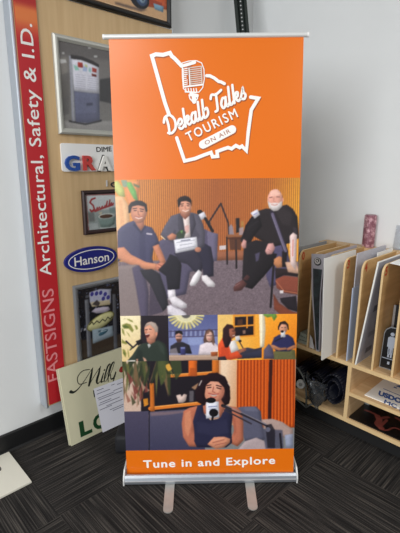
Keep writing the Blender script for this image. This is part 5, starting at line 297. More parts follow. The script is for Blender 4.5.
ART_MONUMENT=[('p',(30,30,36),[(1.0105,1.0275),(2.0958,0.8408),(2.1025,0.0235),(0.9641,0.4319)],1,0),('p',(130,140,170),[(1.2235,0.874),(1.2319,0.8768),(1.2329,0.8644),(1.2206,0.8662)],0.75,0.3),('p',(90,98,130),[(1.4345,0.8494),(1.4433,0.8522),(1.4445,0.8398),(1.4316,0.8417)],0.75,0.3),('p',(130,140,170),[(1.1071,0.8114),(1.1108,0.8126),(1.1111,0.807),(1.1058,0.8079)],0.75,0.3),('p',(90,98,130),[(1.318,0.884),(1.3262,0.8868),(1.3271,0.875),(1.3153,0.8767)],0.75,0.3),('p',(160,168,196),[(1.3432,0.7073),(1.3473,0.7085),(1.3478,0.7025),(1.3418,0.7036)],0.75,0.3),('p',(90,98,130),[(1.1161,0.8747),(1.1233,0.8772),(1.124,0.8662),(1.1135,0.8677)],0.75,0.3),('p',(70,74,84),[(1.21,0.8788),(1.2143,0.8803),(1.2147,0.874),(1.2086,0.8749)],0.75,0.3),('p',(90,98,130),[(1.3113,0.6823),(1.3157,0.6836),(1.3163,0.6771),(1.3098,0.6783)],0.75,0.3),('p',(130,140,170),[(1.2356,0.745),(1.2395,0.7462),(1.24,0.7404),(1.2343,0.7414)],0.75,0.3),('p',(70,74,84),[(1.3396,0.7369),(1.3476,0.7393),(1.3486,0.7276),(1.3369,0.7297)],0.75,0.3),('p',(90,98,130),[(1.2671,0.6138),(1.2736,0.6156),(1.2743,0.6059),(1.2649,0.6079)],0.75,0.3),('p',(70,74,84),[(1.4136,0.6506),(1.4194,0.6522),(1.4202,0.6437),(1.4116,0.6454)],0.75,0.3),('p',(70,74,84),[(1.2931,0.6228),(1.3026,0.6255),(1.3038,0.6111),(1.2898,0.6141)],0.75,0.3),('p',(90,98,130),[(1.3423,0.8747),(1.35,0.8773),(1.351,0.8661),(1.3396,0.8677)],0.75,0.3),('p',(130,140,170),[(1.4052,0.8363),(1.4131,0.8388),(1.4141,0.8276),(1.4026,0.8293)],0.75,0.3),('p',(70,74,84),[(1.4988,0.8421),(1.5077,0.8449),(1.5089,0.8326),(1.4959,0.8344)],0.75,0.3),('p',(160,168,196),[(1.2263,0.8104),(1.2336,0.8128),(1.2344,0.802),(1.2238,0.8037)],0.75,0.3),('p',(130,140,170),[(1.1259,0.9115),(1.1311,0.9133),(1.1315,0.9055),(1.124,0.9066)],0.75,0.3),('p',(160,168,196),[(1.1102,0.7273),(1.1182,0.7299),(1.119,0.7174),(1.1073,0.7197)],0.75,0.3),('p',(130,140,170),[(1.2035,0.8043),(1.212,0.8071),(1.2129,0.7943),(1.2005,0.7964)],0.75,0.3),('p',(160,168,196),[(1.4853,0.7507),(1.4946,0.7535),(1.4959,0.7403),(1.4822,0.7426)],0.75,0.3),('p',(90,98,130),[(1.1081,0.7069),(1.1123,0.7082),(1.1127,0.7017),(1.1066,0.7029)],0.75,0.3),('p',(90,98,130),[(1.2391,0.6237),(1.2466,0.6258),(1.2474,0.6146),(1.2365,0.6169)],0.75,0.3),('p',(160,168,196),[(1.2671,0.7369),(1.2777,0.7401),(1.2789,0.7243),(1.2634,0.7272)],0.75,0.3),('p',(70,74,84),[(1.4512,0.7844),(1.4586,0.7866),(1.4596,0.7761),(1.4487,0.7779)],0.75,0.3),('p',(130,140,170),[(1.369,0.7685),(1.3746,0.7702),(1.3753,0.7621),(1.3672,0.7635)],0.75,0.3),('p',(160,168,196),[(1.164,0.8611),(1.1691,0.8628),(1.1696,0.8553),(1.1623,0.8564)],0.75,0.3),('p',(90,98,130),[(1.4377,0.8195),(1.4439,0.8214),(1.4447,0.8126),(1.4356,0.814)],0.75,0.3),('p',(90,98,130),[(1.2579,0.7973),(1.2659,0.7998),(1.2668,0.788),(1.2551,0.7899)],0.75,0.3),('p',(130,140,170),[(1.3703,0.7233),(1.3792,0.7259),(1.3803,0.713),(1.3673,0.7153)],0.75,0.3),('p',(160,168,196),[(1.2643,0.632),(1.2756,0.6352),(1.2769,0.6182),(1.2604,0.6217)],0.75,0.3),('p',(160,168,196),[(1.2489,0.7913),(1.2562,0.7936),(1.257,0.7829),(1.2464,0.7846)],0.75,0.3),('p',(90,98,130),[(1.124,0.9198),(1.1287,0.9215),(1.1291,0.9144),(1.1223,0.9154)],0.75,0.3),('p',(90,98,130),[(1.1311,0.7537),(1.1351,0.755),(1.1355,0.7489),(1.1297,0.7499)],0.75,0.3),('p',(130,140,170),[(1.2966,0.5971),(1.3053,0.5994),(1.3063,0.5865),(1.2936,0.5892)],0.75,0.3),('p',(70,74,84),[(1.4511,0.6702),(1.4563,0.6716),(1.457,0.6643),(1.4494,0.6657)],0.75,0.3),('p',(130,140,170),[(1.4889,0.665),(1.4971,0.6672),(1.4982,0.6556),(1.4862,0.6578)],0.75,0.3),('p',(160,168,196),[(1.434,0.5433),(1.442,0.5453),(1.4431,0.5337),(1.4313,0.5363)],0.75,0.3),('p',(70,74,84),[(1.2189,0.877),(1.228,0.8802),(1.229,0.8666),(1.2157,0.8685)],0.75,0.3),('p',(90,98,130),[(1.2767,0.6878),(1.2844,0.6901),(1.2853,0.6786),(1.2741,0.6808)],0.75,0.3),('p',(130,140,170),[(1.4878,0.6908),(1.493,0.6923),(1.4937,0.6849),(1.4861,0.6863)],0.75,0.3),('p',(130,140,170),[(1.4034,0.7882),(1.4126,0.791),(1.4139,0.7778),(1.4003,0.78)],0.75,0.3),('p',(90,98,130),[(1.3768,0.8062),(1.3835,0.8083),(1.3844,0.7987),(1.3745,0.8002)],0.75,0.3),('p',(70,74,84),[(1.2349,0.8489),(1.2426,0.8515),(1.2434,0.8402),(1.2323,0.8419)],0.75,0.3),('p',(90,98,130),[(1.3452,0.6968),(1.3554,0.6997),(1.3567,0.6847),(1.3417,0.6875)],0.75,0.3),('p',(90,98,130),[(1.417,0.6087),(1.4273,0.6114),(1.4287,0.5965),(1.4136,0.5996)],0.75,0.3),('p',(130,140,170),[(1.168,0.7787),(1.1769,0.7816),(1.1778,0.7681),(1.1649,0.7704)],0.75,0.3),('p',(70,74,84),[(1.4151,0.7272),(1.4205,0.7288),(1.4212,0.721),(1.4132,0.7224)],0.75,0.3),('p',(70,74,84),[(1.2592,0.6115),(1.2707,0.6147),(1.272,0.5973),(1.2552,0.6009)],0.75,0.3),('p',(70,74,84),[(1.1301,0.908),(1.1368,0.9104),(1.1374,0.9004),(1.1278,0.9017)],0.75,0.3),('p',(130,140,170),[(1.1672,0.7374),(1.1774,0.7406),(1.1784,0.725),(1.1636,0.7278)],0.75,0.3),('p',(130,140,170),[(1.2778,0.7004),(1.2878,0.7034),(1.289,0.6885),(1.2743,0.6913)],0.75,0.3),('p',(90,98,130),[(1.4402,0.8397),(1.4473,0.842),(1.4483,0.832),(1.4378,0.8335)],0.75,0.3),('p',(70,74,84),[(1.2856,0.8524),(1.2954,0.8556),(1.2966,0.8413),(1.2822,0.8434)],0.75,0.3),('p',(160,168,196),[(1.115,0.6487),(1.1237,0.6512),(1.1245,0.6377),(1.1119,0.6404)],0.75,0.3),('p',(90,98,130),[(1.24,0.6136),(1.2493,0.6162),(1.2503,0.6021),(1.2368,0.605)],0.75,0.3),('p',(160,168,196),[(1.5139,0.856),(1.5231,0.8589),(1.5244,0.8462),(1.5109,0.8481)],0.75,0.3),('p',(160,168,196),[(1.4272,0.8337),(1.4381,0.8371),(1.4395,0.8217),(1.4236,0.8241)],0.75,0.3),('p',(90,98,130),[(1.3585,0.7808),(1.3667,0.7834),(1.3677,0.7714),(1.3557,0.7734)],0.75,0.3),('p',(130,140,170),[(1.0933,0.701),(1.1019,0.7037),(1.1026,0.6903),(1.0902,0.6928)],0.75,0.3),('p',(90,98,130),[(1.2926,0.6034),(1.2997,0.6053),(1.3006,0.5946),(1.2901,0.5969)],0.75,0.3),('p',(70,74,84),[(1.4351,0.8104),(1.441,0.8123),(1.4418,0.8039),(1.4331,0.8052)],0.75,0.3),('p',(160,168,196),[(1.2849,0.6621),(1.2911,0.6638),(1.2918,0.6546),(1.2828,0.6564)],0.75,0.3),('p',(160,168,196),[(1.4408,0.8592),(1.451,0.8625),(1.4524,0.8481),(1.4374,0.8503)],0.75,0.3),('p',(90,98,130),[(1.3532,0.6268),(1.3612,0.629),(1.3622,0.6172),(1.3504,0.6196)],0.75,0.3),('p',(160,168,196),[(1.302,0.7369),(1.3057,0.7381),(1.3061,0.7326),(1.3008,0.7336)],0.75,0.3),('p',(90,98,130),[(1.4069,0.683),(1.4174,0.686),(1.4188,0.6708),(1.4034,0.6738)],0.75,0.3),('p',(130,140,170),[(1.1577,0.7872),(1.1665,0.7901),(1.1674,0.7767),(1.1546,0.779)],0.75,0.3),('p',(130,140,170),[(1.2174,0.7589),(1.2252,0.7613),(1.226,0.7497),(1.2147,0.7517)],0.75,0.3),('p',(130,140,170),[(1.463,0.8562),(1.4684,0.8579),(1.4692,0.8503),(1.4612,0.8514)],0.75,0.3),('p',(130,140,170),[(1.4065,0.7173),(1.4151,0.7198),(1.4163,0.7074),(1.4037,0.7096)],0.75,0.3),('p',(90,98,130),[(1.2635,0.7172),(1.271,0.7195),(1.2719,0.7082),(1.2609,0.7103)],0.75,0.3),('p',(160,168,196),[(1.3723,0.7439),(1.3804,0.7463),(1.3815,0.7345),(1.3695,0.7366)],0.75,0.3),('p',(70,74,84),[(1.2967,0.8278),(1.3045,0.8303),(1.3054,0.819),(1.2941,0.8208)],0.75,0.3),('p',(160,168,196),[(1.4697,0.5686),(1.4754,0.57),(1.4762,0.5618),(1.4678,0.5636)],0.75,0.3),('p',(130,140,170),[(1.1512,0.8978),(1.1578,0.9001),(1.1584,0.8903),(1.1489,0.8916)],0.75,0.3),('p',(70,74,84),[(1.3632,0.754),(1.3687,0.7556),(1.3694,0.7477),(1.3614,0.7491)],0.75,0.3),('p',(70,74,84),[(1.4058,0.5846),(1.4109,0.5859),(1.4116,0.5784),(1.4041,0.58)],0.75,0.3),('p',(90,98,130),[(1.138,0.6625),(1.1486,0.6657),(1.1497,0.6492),(1.1342,0.6525)],0.75,0.3),('p',(90,98,130),[(1.4015,0.8561),(1.4127,0.8597),(1.4142,0.8437),(1.3977,0.8461)],0.75,0.3),('p',(160,168,196),[(1.502,0.581),(1.5075,0.5824),(1.5082,0.5747),(1.5003,0.5764)],0.75,0.3),('p',(70,74,84),[(1.5096,0.7287),(1.5173,0.7309),(1.5184,0.72),(1.507,0.722)],0.75,0.3),('p',(160,168,196),[(1.2105,0.695),(1.2141,0.696),(1.2144,0.6907),(1.2093,0.6917)],0.75,0.3),('p',(70,74,84),[(1.273,0.9059),(1.279,0.908),(1.2797,0.8992),(1.2709,0.9003)],0.75,0.3),('p',(90,98,130),[(1.3018,0.8856),(1.3132,0.8895),(1.3146,0.8728),(1.2978,0.8752)],0.75,0.3),('p',(130,140,170),[(1.503,0.8321),(1.5092,0.8341),(1.5101,0.8254),(1.5009,0.8267)],0.75,0.3),('p',(160,168,196),[(1.4716,0.8127),(1.4821,0.8159),(1.4836,0.8011),(1.4681,0.8035)],0.75,0.3),('p',(160,168,196),[(1.4389,0.652),(1.4511,0.6553),(1.4528,0.6378),(1.4349,0.6413)],0.75,0.3),('p',(70,74,84),[(1.1397,0.6504),(1.1473,0.6527),(1.1481,0.6409),(1.137,0.6432)],0.75,0.3),('p',(160,168,196),[(1.1344,0.9207),(1.1427,0.9237),(1.1435,0.9113),(1.1315,0.9129)],0.75,0.3),('p',(66,56,48),[(1.0869,0.5777),(1.5047,0.5209),(1.4969,0.3126),(1.0783,0.4548)],1,1.2),('p',(112,114,122),[(1.1496,0.8211),(1.175,0.8204),(1.1753,0.4436),(1.145,0.4537)],1,0.3),('p',(140,142,150),[(1.1534,0.8152),(1.1598,0.8158),(1.1536,0.4508),(1.1472,0.453)],0.8,0.3),('p',(100,102,110),[(1.34,0.8152),(1.3632,0.8102),(1.3591,0.4278),(1.3328,0.4363)],1,0.3),('p',(90,92,100),[(1.1554,0.8449),(1.335,0.8529),(1.3366,0.839),(1.1564,0.8286)],0.9,0.3),('p',(176,178,200),[(1.1818,0.8593),(1.2563,0.866),(1.3301,0.8487),(1.3278,0.7598),(1.1956,0.7699),(1.1822,0.7985)],1,0.3),('e',(64,62,140),(1.2002,0.8452),0.0114,0.0136,20,1,0),('e',(64,62,140),(1.2306,0.8428),0.0114,0.0139,20,1,0),('e',(64,62,140),(1.2593,0.8408),0.0116,0.0139,20,1,0),('e',(64,62,140),(1.2899,0.8259),0.0119,0.0139,20,1,0),('e',(64,62,140),(1.3092,0.8009),0.0119,0.0141,20,1,0),('e',(64,62,140),(1.2749,0.8001),0.0119,0.0139,20,1,0),('p',(208,190,150),[(1.1865,0.7976),(1.3197,0.7828),(1.3204,0.7509),(1.1953,0.7649)],0.8,0.4),('p',(40,36,44),[(1.1962,0.78),(1.2304,0.8029),(1.2512,0.7775),(1.2389,0.7596)],0.8,0.4),('p',(196,186,204),[(1.1892,0.7375),(1.2163,0.7516),(1.272,0.7486),(1.3082,0.74),(1.3188,0.7205),(1.2926,0.7077),(1.2253,0.7161)],1,0.3),('e',(122,118,66),(1.25,0.6593),0.1007,0.0448,-16,1,0),('e',(206,202,150),(1.25,0.6593),0.0938,0.039,-16,1,0),('l',(60,60,44),0.0058,[(1.1722,0.657),(1.1894,0.6712),(1.1992,0.6518),(1.2224,0.6687),(1.2394,0.6515),(1.2619,0.6689),(1.2803,0.6512),(1.3001,0.6739),(1.3154,0.656),(1.3313,0.668)],1),('p',(150,166,178),[(1.1862,0.6197),(1.3318,0.6082),(1.3331,0.5387),(1.1872,0.5281)],1,0.3),('e',(70,110,130),(1.2626,0.5809),0.0341,0.0132,-16,1,0),('l',(200,210,214),0.0041,[(1.2403,0.5895),(1.2862,0.5894)],1),('p',(60,84,96),[(1.2276,0.6038),(1.2479,0.6023),(1.2448,0.5882),(1.229,0.5906)],0.8,0.3),('p',(206,206,214),[(1.1037,0.6388),(1.1164,0.6393),(1.1176,0.6266),(1.107,0.6255)],0.9,0.4),('p',(206,206,214),[(1.1315,0.6433),(1.1465,0.6433),(1.1455,0.629),(1.1326,0.6285)],0.9,0.4),('n',0.02,0.3,[(0.6608,2.6526),(9.135,5.7225),(43.0493,-31.7629),(0.3022,-0.3001)])]
ART_TRUCK=[('p',(206,164,122),[(1.1379,2.6606),(2.0787,2.9559),(2.0833,2.3928),(1.1029,2.2123)],1,0),('p',(120,140,170),[(1.1379,2.6606),(2.0787,2.9559),(2.0803,2.7654),(1.126,2.5078)],1,3),('p',(206,92,50),[(1.2309,2.526),(1.6647,2.6255),(1.803,2.5762),(1.8069,2.5075),(1.6607,2.4915),(1.549,2.5309),(1.3422,2.5105)],1,0.6),('p',(150,56,36),[(1.5497,2.5472),(1.7699,2.5338),(1.7693,2.506),(1.615,2.506)],0.8,0.6),('p',(130,170,196),[(1.7039,2.5184),(1.782,2.5193),(1.7764,2.4868),(1.7128,2.4898)],1,0.4),('e',(34,34,42),(1.6064,2.5204),0.0682,0.053,0,1,0),('e',(70,92,130),(1.62,2.5204),0.0412,0.0357,0,1,0),('e',(150,176,200),(1.6247,2.5232),0.0227,0.0229,0,1,0),('e',(40,40,46),(1.6269,2.522),0.0085,0.0076,0,1,0),('p',(70,60,60),[(1.4398,2.4647),(1.5731,2.4682),(1.6602,2.4746),(1.6132,2.454),(1.4392,2.4535)],0.7,0.8),('l',(236,220,190),0.0045,[(1.3776,2.4423),(1.8058,2.4403)],1),('n',0.02,0.3,[(0.6608,2.6526),(9.135,5.7225),(43.0493,-31.7629),(0.3022,-0.3001)])]
LOGO={'lines':[([(0.2606,1.7937),(0.2436,1.8431),(0.2147,1.9509),(0.1899,2.0442),(0.2084,2.0507),(0.2396,2.0479),(0.2711,2.0559),(0.2797,2.0412),(0.2929,2.0309),(0.3219,2.0007)],0.01702),([(0.4332,1.9579),(0.4489,1.9569),(0.4682,1.9473),(0.4875,1.9326),(0.4983,1.9307),(0.5136,1.9229)],0.013616000000000001),([(0.294,1.6889),(0.3101,1.6397),(0.3281,1.5855),(0.3764,1.5958),(0.4183,1.6115),(0.4508,1.6224),(0.458,1.603),(0.4812,1.6049),(0.4785,1.6265),(0.5017,1.6348),(0.5294,1.6434),(0.546,1.6379),(0.5654,1.652),(0.583,1.6428),(0.594,1.649),(0.6144,1.6281),(0.6223,1.7118),(0.6354,1.8083),(0.6669,1.8584),(0.6323,1.8639)],0.0156584)],'dek':[(0.2562,1.7018),(0.4498,1.7859)],'tal':[(0.4635,1.7954),(0.616,1.8607)],'tou':[(0.348,1.6723),(0.5767,1.7801)],'pill':[(0.4142,1.6582),(0.5479,1.7233)],'air':[(0.4271,1.6553),(0.5424,1.7109)],'mic':[([(0.3243,2.0122),(0.3551,2.0201),(0.388,2.0218),(0.412,2.0112),(0.4219,1.9849),(0.423,1.9433),(0.416,1.907),(0.3988,1.8876),(0.3751,1.8865),(0.3456,1.8882),(0.3282,1.9038),(0.3246,1.9513),(0.3243,2.0122)],0.00414,0),([(0.3314,2.0011),(0.3806,2.0143)],0.0138,0),([(0.3548,1.9995),(0.3623,1.916)],0.01932,1),([(0.3267,1.9859),(0.3488,1.9899)],0.00437,0),([(0.3266,1.9776),(0.3486,1.9816)],0.00437,0),([(0.3264,1.9693),(0.3485,1.9732)],0.00437,0),([(0.3263,1.961),(0.3484,1.9649)],0.00437,0),([(0.3261,1.9527),(0.3438,1.9567)],0.00437,0),([(0.326,1.9443),(0.3437,1.9483)],0.00437,0),([(0.3258,1.936),(0.3479,1.9399)],0.00437,0),([(0.3257,1.9276),(0.3478,1.9315)],0.00437,0),([(0.3255,1.9192),(0.3477,1.9232)],0.00437,0),([(0.3583,1.9918),(0.4104,1.9975)],0.0046,2),([(0.3596,1.9832),(0.4103,1.9888)],0.0046,2),([(0.358,1.9745),(0.4102,1.9802)],0.0046,2),([(0.3594,1.9659),(0.4101,1.9715)],0.0046,2),([(0.3578,1.9572),(0.41,1.9629)],0.0046,2),([(0.3591,1.9485),(0.4099,1.9542)],0.0046,2),([(0.3575,1.9398),(0.4098,1.9455)],0.0046,2),([(0.3588,1.9311),(0.4097,1.9368)],0.0046,2),([(0.3572,1.9224),(0.4096,1.9281)],0.0046,2),([(0.3268,1.9929),(0.3297,1.908)],0.00598,0),([(0.3547,1.9926),(0.3579,1.9161)],0.0046,0),([(0.4104,1.9989),(0.4125,1.9225)],0.00552,2),([(0.3313,1.9108),(0.4154,1.9196)],0.00736,0),([(0.3385,1.9051),(0.3412,1.8882)],0.00506,0),([(0.3503,1.905),(0.353,1.8881)],0.00506,0),([(0.3621,1.9048),(0.3648,1.888)],0.00506,0),([(0.3739,1.9047),(0.3766,1.8878)],0.00506,0),([(0.3857,1.9046),(0.3884,1.8877)],0.00506,0),([(0.3368,1.8897),(0.3862,1.8863)],0.00644,0),([(0.3617,1.8775),(0.3897,1.8722)],0.01564,0),([(0.3749,1.8724),(0.3761,1.847)],0.01932,0),([(0.366,1.8683),(0.3851,1.8596)],0.00552,1),([(0.3528,1.8776),(0.357,1.8599),(0.3745,1.8413),(0.391,1.8595),(0.3942,1.8771)],0.00552,0)],'tune':[(0.0871,0.0359),(0.7717,0.0499)]}
TXT={'arch':[(0.9578,1.0081),(0.963,2.2565)],'shop':[(0.9513,0.3787),(0.9631,0.9323)],'G':[(1.079,1.5698),(1.1637,1.5698)],'R':[(1.1856,1.5708),(1.2618,1.5714)],'A':[(1.2784,1.5702),(1.3682,1.5702)],'DIME':[(1.2767,1.6698),(1.377,1.676)],'bar':[(1.3349,1.4758),(1.3416,1.4756)],'cee':[(1.3645,1.4719),(1.4044,1.4706)],'ell':[(0.0634,0.0302),(0.1408,0.0286)],'oh':[(0.1521,0.0273),(0.2498,0.0257)],'red':(0.4025,0.3289),'paper':[(0.1918,0.279),(0.4118,0.2742),(0.371,-0.0231),(0.2005,-0.0209)],'usdo':[(-0.8712,2.266),(-0.7069,2.2695)],'mc':[(-0.8109,2.206),(-0.6811,2.1962)],'rule':[(-0.8669,2.3563),(-0.6443,2.3431)]}
MILL=[([(0.0492,0.3129),(0.0664,0.304),(0.0972,0.3142),(0.1443,0.3484),(0.1881,0.3885),(0.2096,0.4048)],[0.0193,0.012,0.0064,0.0041,0.0037,0.0041]),([(0.1546,0.3324),(0.1067,0.3399),(0.1037,0.3811),(0.1417,0.4081),(0.1878,0.4022)],[0.0046,0.0046,0.0055,0.0041]),([(0.2066,0.4033),(0.1926,0.3684),(0.1789,0.336),(0.1662,0.3083)],[0.0055,0.0138,0.0147,0.012]),([(0.1691,0.3098),(0.2118,0.3555),(0.2626,0.3971)],[0.0037,0.0037,0.0041]),([(0.2596,0.3956),(0.242,0.3575),(0.2219,0.3206),(0.2238,0.2998),(0.2413,0.3061)],[0.0046,0.0138,0.0147,0.0074,0.0037]),([(0.2739,0.3502),(0.2576,0.3205),(0.2486,0.3009),(0.2651,0.3)],[0.0046,0.011,0.0101,0.0037]),([(0.2821,0.3652),(0.2851,0.3667)],[0.0092,0.0092]),([(0.2651,0.3),(0.3035,0.3426),(0.3284,0.388),(0.3102,0.3812),(0.278,0.3259),(0.2695,0.2933)],[0.0037,0.0037,0.0046,0.011,0.0092,0.0037]),([(0.2779,0.2929),(0.3249,0.3352),(0.3574,0.3888),(0.3393,0.3844),(0.3019,0.3175),(0.2964,0.2862)],[0.0037,0.0037,0.0046,0.011,0.0092,0.0037]),([(0.3201,0.324),(0.3181,0.2964),(0.3384,0.297),(0.3576,0.3239),(0.3239,0.2634)],[0.0041,0.0074,0.011,0.0083,0.0046]),([(0.3239,0.2634),(0.3022,0.2378),(0.2905,0.2524)],[0.0046,0.0064,0.0041]),([(0.1909,0.2668),(0.1899,0.2296)],[0.0074,0.0074])]
RED=[([(-0.9464,2.3339),(-0.9055,2.3376),(-0.8602,2.3288)],0.018),([(-0.8677,2.3253),(-0.8424,2.2924),(-0.8336,2.248),(-0.8031,2.2283)],0.034),([(-0.85,2.2953),(-0.8363,2.3363),(-0.8184,2.3619)],0.02),([(-0.8122,2.2393),(-0.813,2.3235)],0.018),([(-0.8048,2.2122),(-0.7722,2.2264),(-0.7525,2.2819),(-0.7214,2.2883)],0.012),([(-0.7824,2.3889),(-0.7579,2.382)],0.02)]

# ------------------------------------------------------------------ materials of the place
M_wall = mat('painted_wall', (226, 228, 228), .85, var=.03, vscale=3, bump=.25, bscale=260)
M_black = mat('black_vinyl', (16, 16, 18), .55, var=.2)
M_ply = mat('birch_ply', (222, 190, 146), .5, vscale=3, stretch=(1.2, 1.2, 26), c2=(206, 170, 124))
M_plyh = mat('birch_ply_shelf', (222, 190, 146), .5, vscale=3, stretch=(1.2, 24, 8), c2=(204, 168, 122))
M_div = mat('birch_divider', (206, 166, 112), .55, vscale=2.5, stretch=(3, 1.2, 14), c2=(190, 150, 98))
M_edge = mat('ply_edge', (224, 192, 142), .5, var=.08, vscale=30)
M_alu = mat('brushed_aluminium', (206, 210, 214), .34, .85, var=.06, vscale=30, stretch=(1, 1, 12))
M_alu2 = mat('satin_aluminium', (216, 218, 220), .42, .6, var=.05)
M_white = mat('white_plastic', (240, 240, 238), .4, var=.02)
M_whiteboard = mat('white_foam_board', (236, 235, 230), .6, var=.02)
M_laminate = mat('maple_laminate', (208, 178, 134), .5, vscale=3, stretch=(6, 14, .9), c2=(196, 164, 120))
M_print = printmat('printed_sheet')
M_gloss = printmat('glossy_print', .22, .5)

# ------------------------------------------------------------------ the room
def carpet():
    m = bpy.data.materials.new('striped_carpet_tile'); m.use_nodes = True; nt = m.node_tree; N = nt.nodes; L = nt.links; b = N['Principled BSDF']
    b.inputs['Roughness'].default_value = .95; b.inputs['Specular IOR Level'].default_value = .15
    tc = N.new('ShaderNodeTexCoord'); sp = N.new('ShaderNodeSeparateXYZ'); L.new(tc.outputs['Object'], sp.inputs[0])
    def mth(op, a, bb=None):
        n = N.new('ShaderNodeMath'); n.operation = op
        for i, q in enumerate((a, bb)):
            if q is None: continue
            if isinstance(q, (int, float)): n.inputs[i].default_value = q
            else: L.new(q, n.inputs[i])
        return n.outputs[0]
    T = .6385; X = sp.outputs['X']; Y = sp.outputs['Y']
    i = mth('FLOOR', mth('DIVIDE', mth('SUBTRACT', Y, .662), T)); j = mth('FLOOR', mth('DIVIDE', mth('ADD', X, 1.626), T))
    par = mth('MODULO', mth('ADD', mth('ADD', i, j), 40), 2)
    inv = mth('SUBTRACT', 1, par)
    across = mth('ADD', mth('MULTIPLY', X, par), mth('MULTIPLY', Y, inv)); along = mth('ADD', mth('MULTIPLY', Y, par), mth('MULTIPLY', X, inv))
    off = mth('ADD', mth('MULTIPLY', i, 7.31), mth('MULTIPLY', j, 3.77))
    def noise(sa, sl, det):
        cb = N.new('ShaderNodeCombineXYZ'); L.new(mth('ADD', mth('MULTIPLY', across, sa), off), cb.inputs[0]); L.new(mth('ADD', mth('MULTIPLY', along, sl), off), cb.inputs[1])
        n = N.new('ShaderNodeTexNoise'); n.inputs['Scale'].default_value = 1; n.inputs['Detail'].default_value = det; L.new(cb.outputs[0], n.inputs['Vector']); return n.outputs['Fac']
    f = mth('ADD', mth('MULTIPLY', noise(165, 2.6, 1), .76), mth('MULTIPLY', noise(460, 170, 1), .26))
    r = N.new('ShaderNodeValToRGB'); L.new(f, r.inputs['Fac']); e = r.color_ramp.elements
    e[0].position = .36; e[0].color = (*srgb((25, 24, 24)), 1); e[1].position = .70; e[1].color = (*srgb((86, 81, 76)), 1)
    q = e.new(.52); q.color = (*srgb((45, 43, 42)), 1)
    L.new(r.outputs['Color'], b.inputs['Base Color'])
    bp = N.new('ShaderNodeBump'); bp.inputs['Strength'].default_value = .5; bp.inputs['Distance'].default_value = .004; L.new(f, bp.inputs['Height']); L.new(bp.outputs['Normal'], b.inputs['Normal'])
    return m
tag(MB().box((-2.4, -4.6, -.05), (3.2, 2.85, 0)).build('floor', carpet()), kind='structure', label='dark striped carpet tile floor')
tag(MB().box((-2.385, -4.6, 0), (-2.265, 2.84, 3.3)).build('wall_left', M_wall), kind='structure', label='white painted wall behind the sample panel')
tag(MB().box((-2.265, 2.72, 0), (3.2, 2.84, 3.3)).build('wall_back', M_wall), kind='structure', label='white painted wall behind the sorter')
def baseboard(pts, d):
    return MB().prism(pts, d)
tag(MB().prism([(-2.265, -4.6, 0), (-2.246, -4.6, 0), (-2.252, -4.6, .012), (-2.252, -4.6, .108), (-2.256, -4.6, .114), (-2.265, -4.6, .114)], (0, 7.32, 0)).build('baseboard_left', M_black), kind='structure', label='black vinyl cove base')
tag(MB().prism([(-2.25, 2.72, 0), (-2.25, 2.701, 0), (-2.25, 2.707, .012), (-2.25, 2.707, .108), (-2.25, 2.711, .114), (-2.25, 2.72, .114)], (5.45, 0, 0)).build('baseboard_back', M_black), kind='structure', label='black vinyl cove base')

# ------------------------------------------------------------------ sample panel on the left wall and what hangs on it
PX = -2.186                                   # front of the panel
WALL = Face((PX, 0, 0), (0, 1, 0), (0, 0, 1))
t = thing('sample_panel', (-2.265, 1.37, .21), 'tall tan wood-grain display panel with silver edge trim on the left wall', 'display panel')
MB().box((-2.264, .884, .225), (PX - .0005, 1.852, 2.408)).build('panel_board', M_laminate, t)
for x0, x1 in ((.868, .886), (1.85, 1.868)):
    o = MB().prism([(-2.264, x0, .215), (PX - .008, x0, .215), (PX - .002, x0 + .004, .215), (PX, (x0 + x1) / 2, .215), (PX - .002, x1 - .004, .215), (PX - .008, x1, .215), (-2.264, x1, .215)], (0, 0, 2.196)).build('edge_trim', mat('anodised_trim', (188, 194, 202), .3, .75, var=.0), t)
    tag(o, 'silver aluminium edge trim')
# red strip
FS = Face((PX + .008, 0, 0), (0, 1, 0), (0, 0, 1))
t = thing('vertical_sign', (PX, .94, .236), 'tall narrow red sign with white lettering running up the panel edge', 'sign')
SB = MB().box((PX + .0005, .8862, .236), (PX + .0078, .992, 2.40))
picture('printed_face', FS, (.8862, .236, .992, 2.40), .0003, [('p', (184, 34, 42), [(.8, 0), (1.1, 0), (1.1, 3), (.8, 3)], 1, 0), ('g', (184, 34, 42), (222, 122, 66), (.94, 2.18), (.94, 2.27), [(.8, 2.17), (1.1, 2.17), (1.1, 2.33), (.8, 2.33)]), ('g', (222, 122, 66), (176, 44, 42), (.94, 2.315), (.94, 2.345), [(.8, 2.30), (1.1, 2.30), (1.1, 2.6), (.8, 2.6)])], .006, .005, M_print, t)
T_ = TXT['arch']; text(SB, FS, 'Architectural, Safety & I.D.', T_[0], T_[1], .064, .0012, mi=1, bold=.006, spacing=1.03)
T_ = TXT['shop']; text(SB, FS, 'FASTSIGNS', T_[0], T_[1], .068, .0012, mi=2, bold=.006, spacing=1.0)
SB.build('sign_board', [mat('red_board', (178, 34, 40), .5), mat('white_vinyl', (238, 236, 232), .5), mat('pink_vinyl', (226, 138, 142), .5)], t)

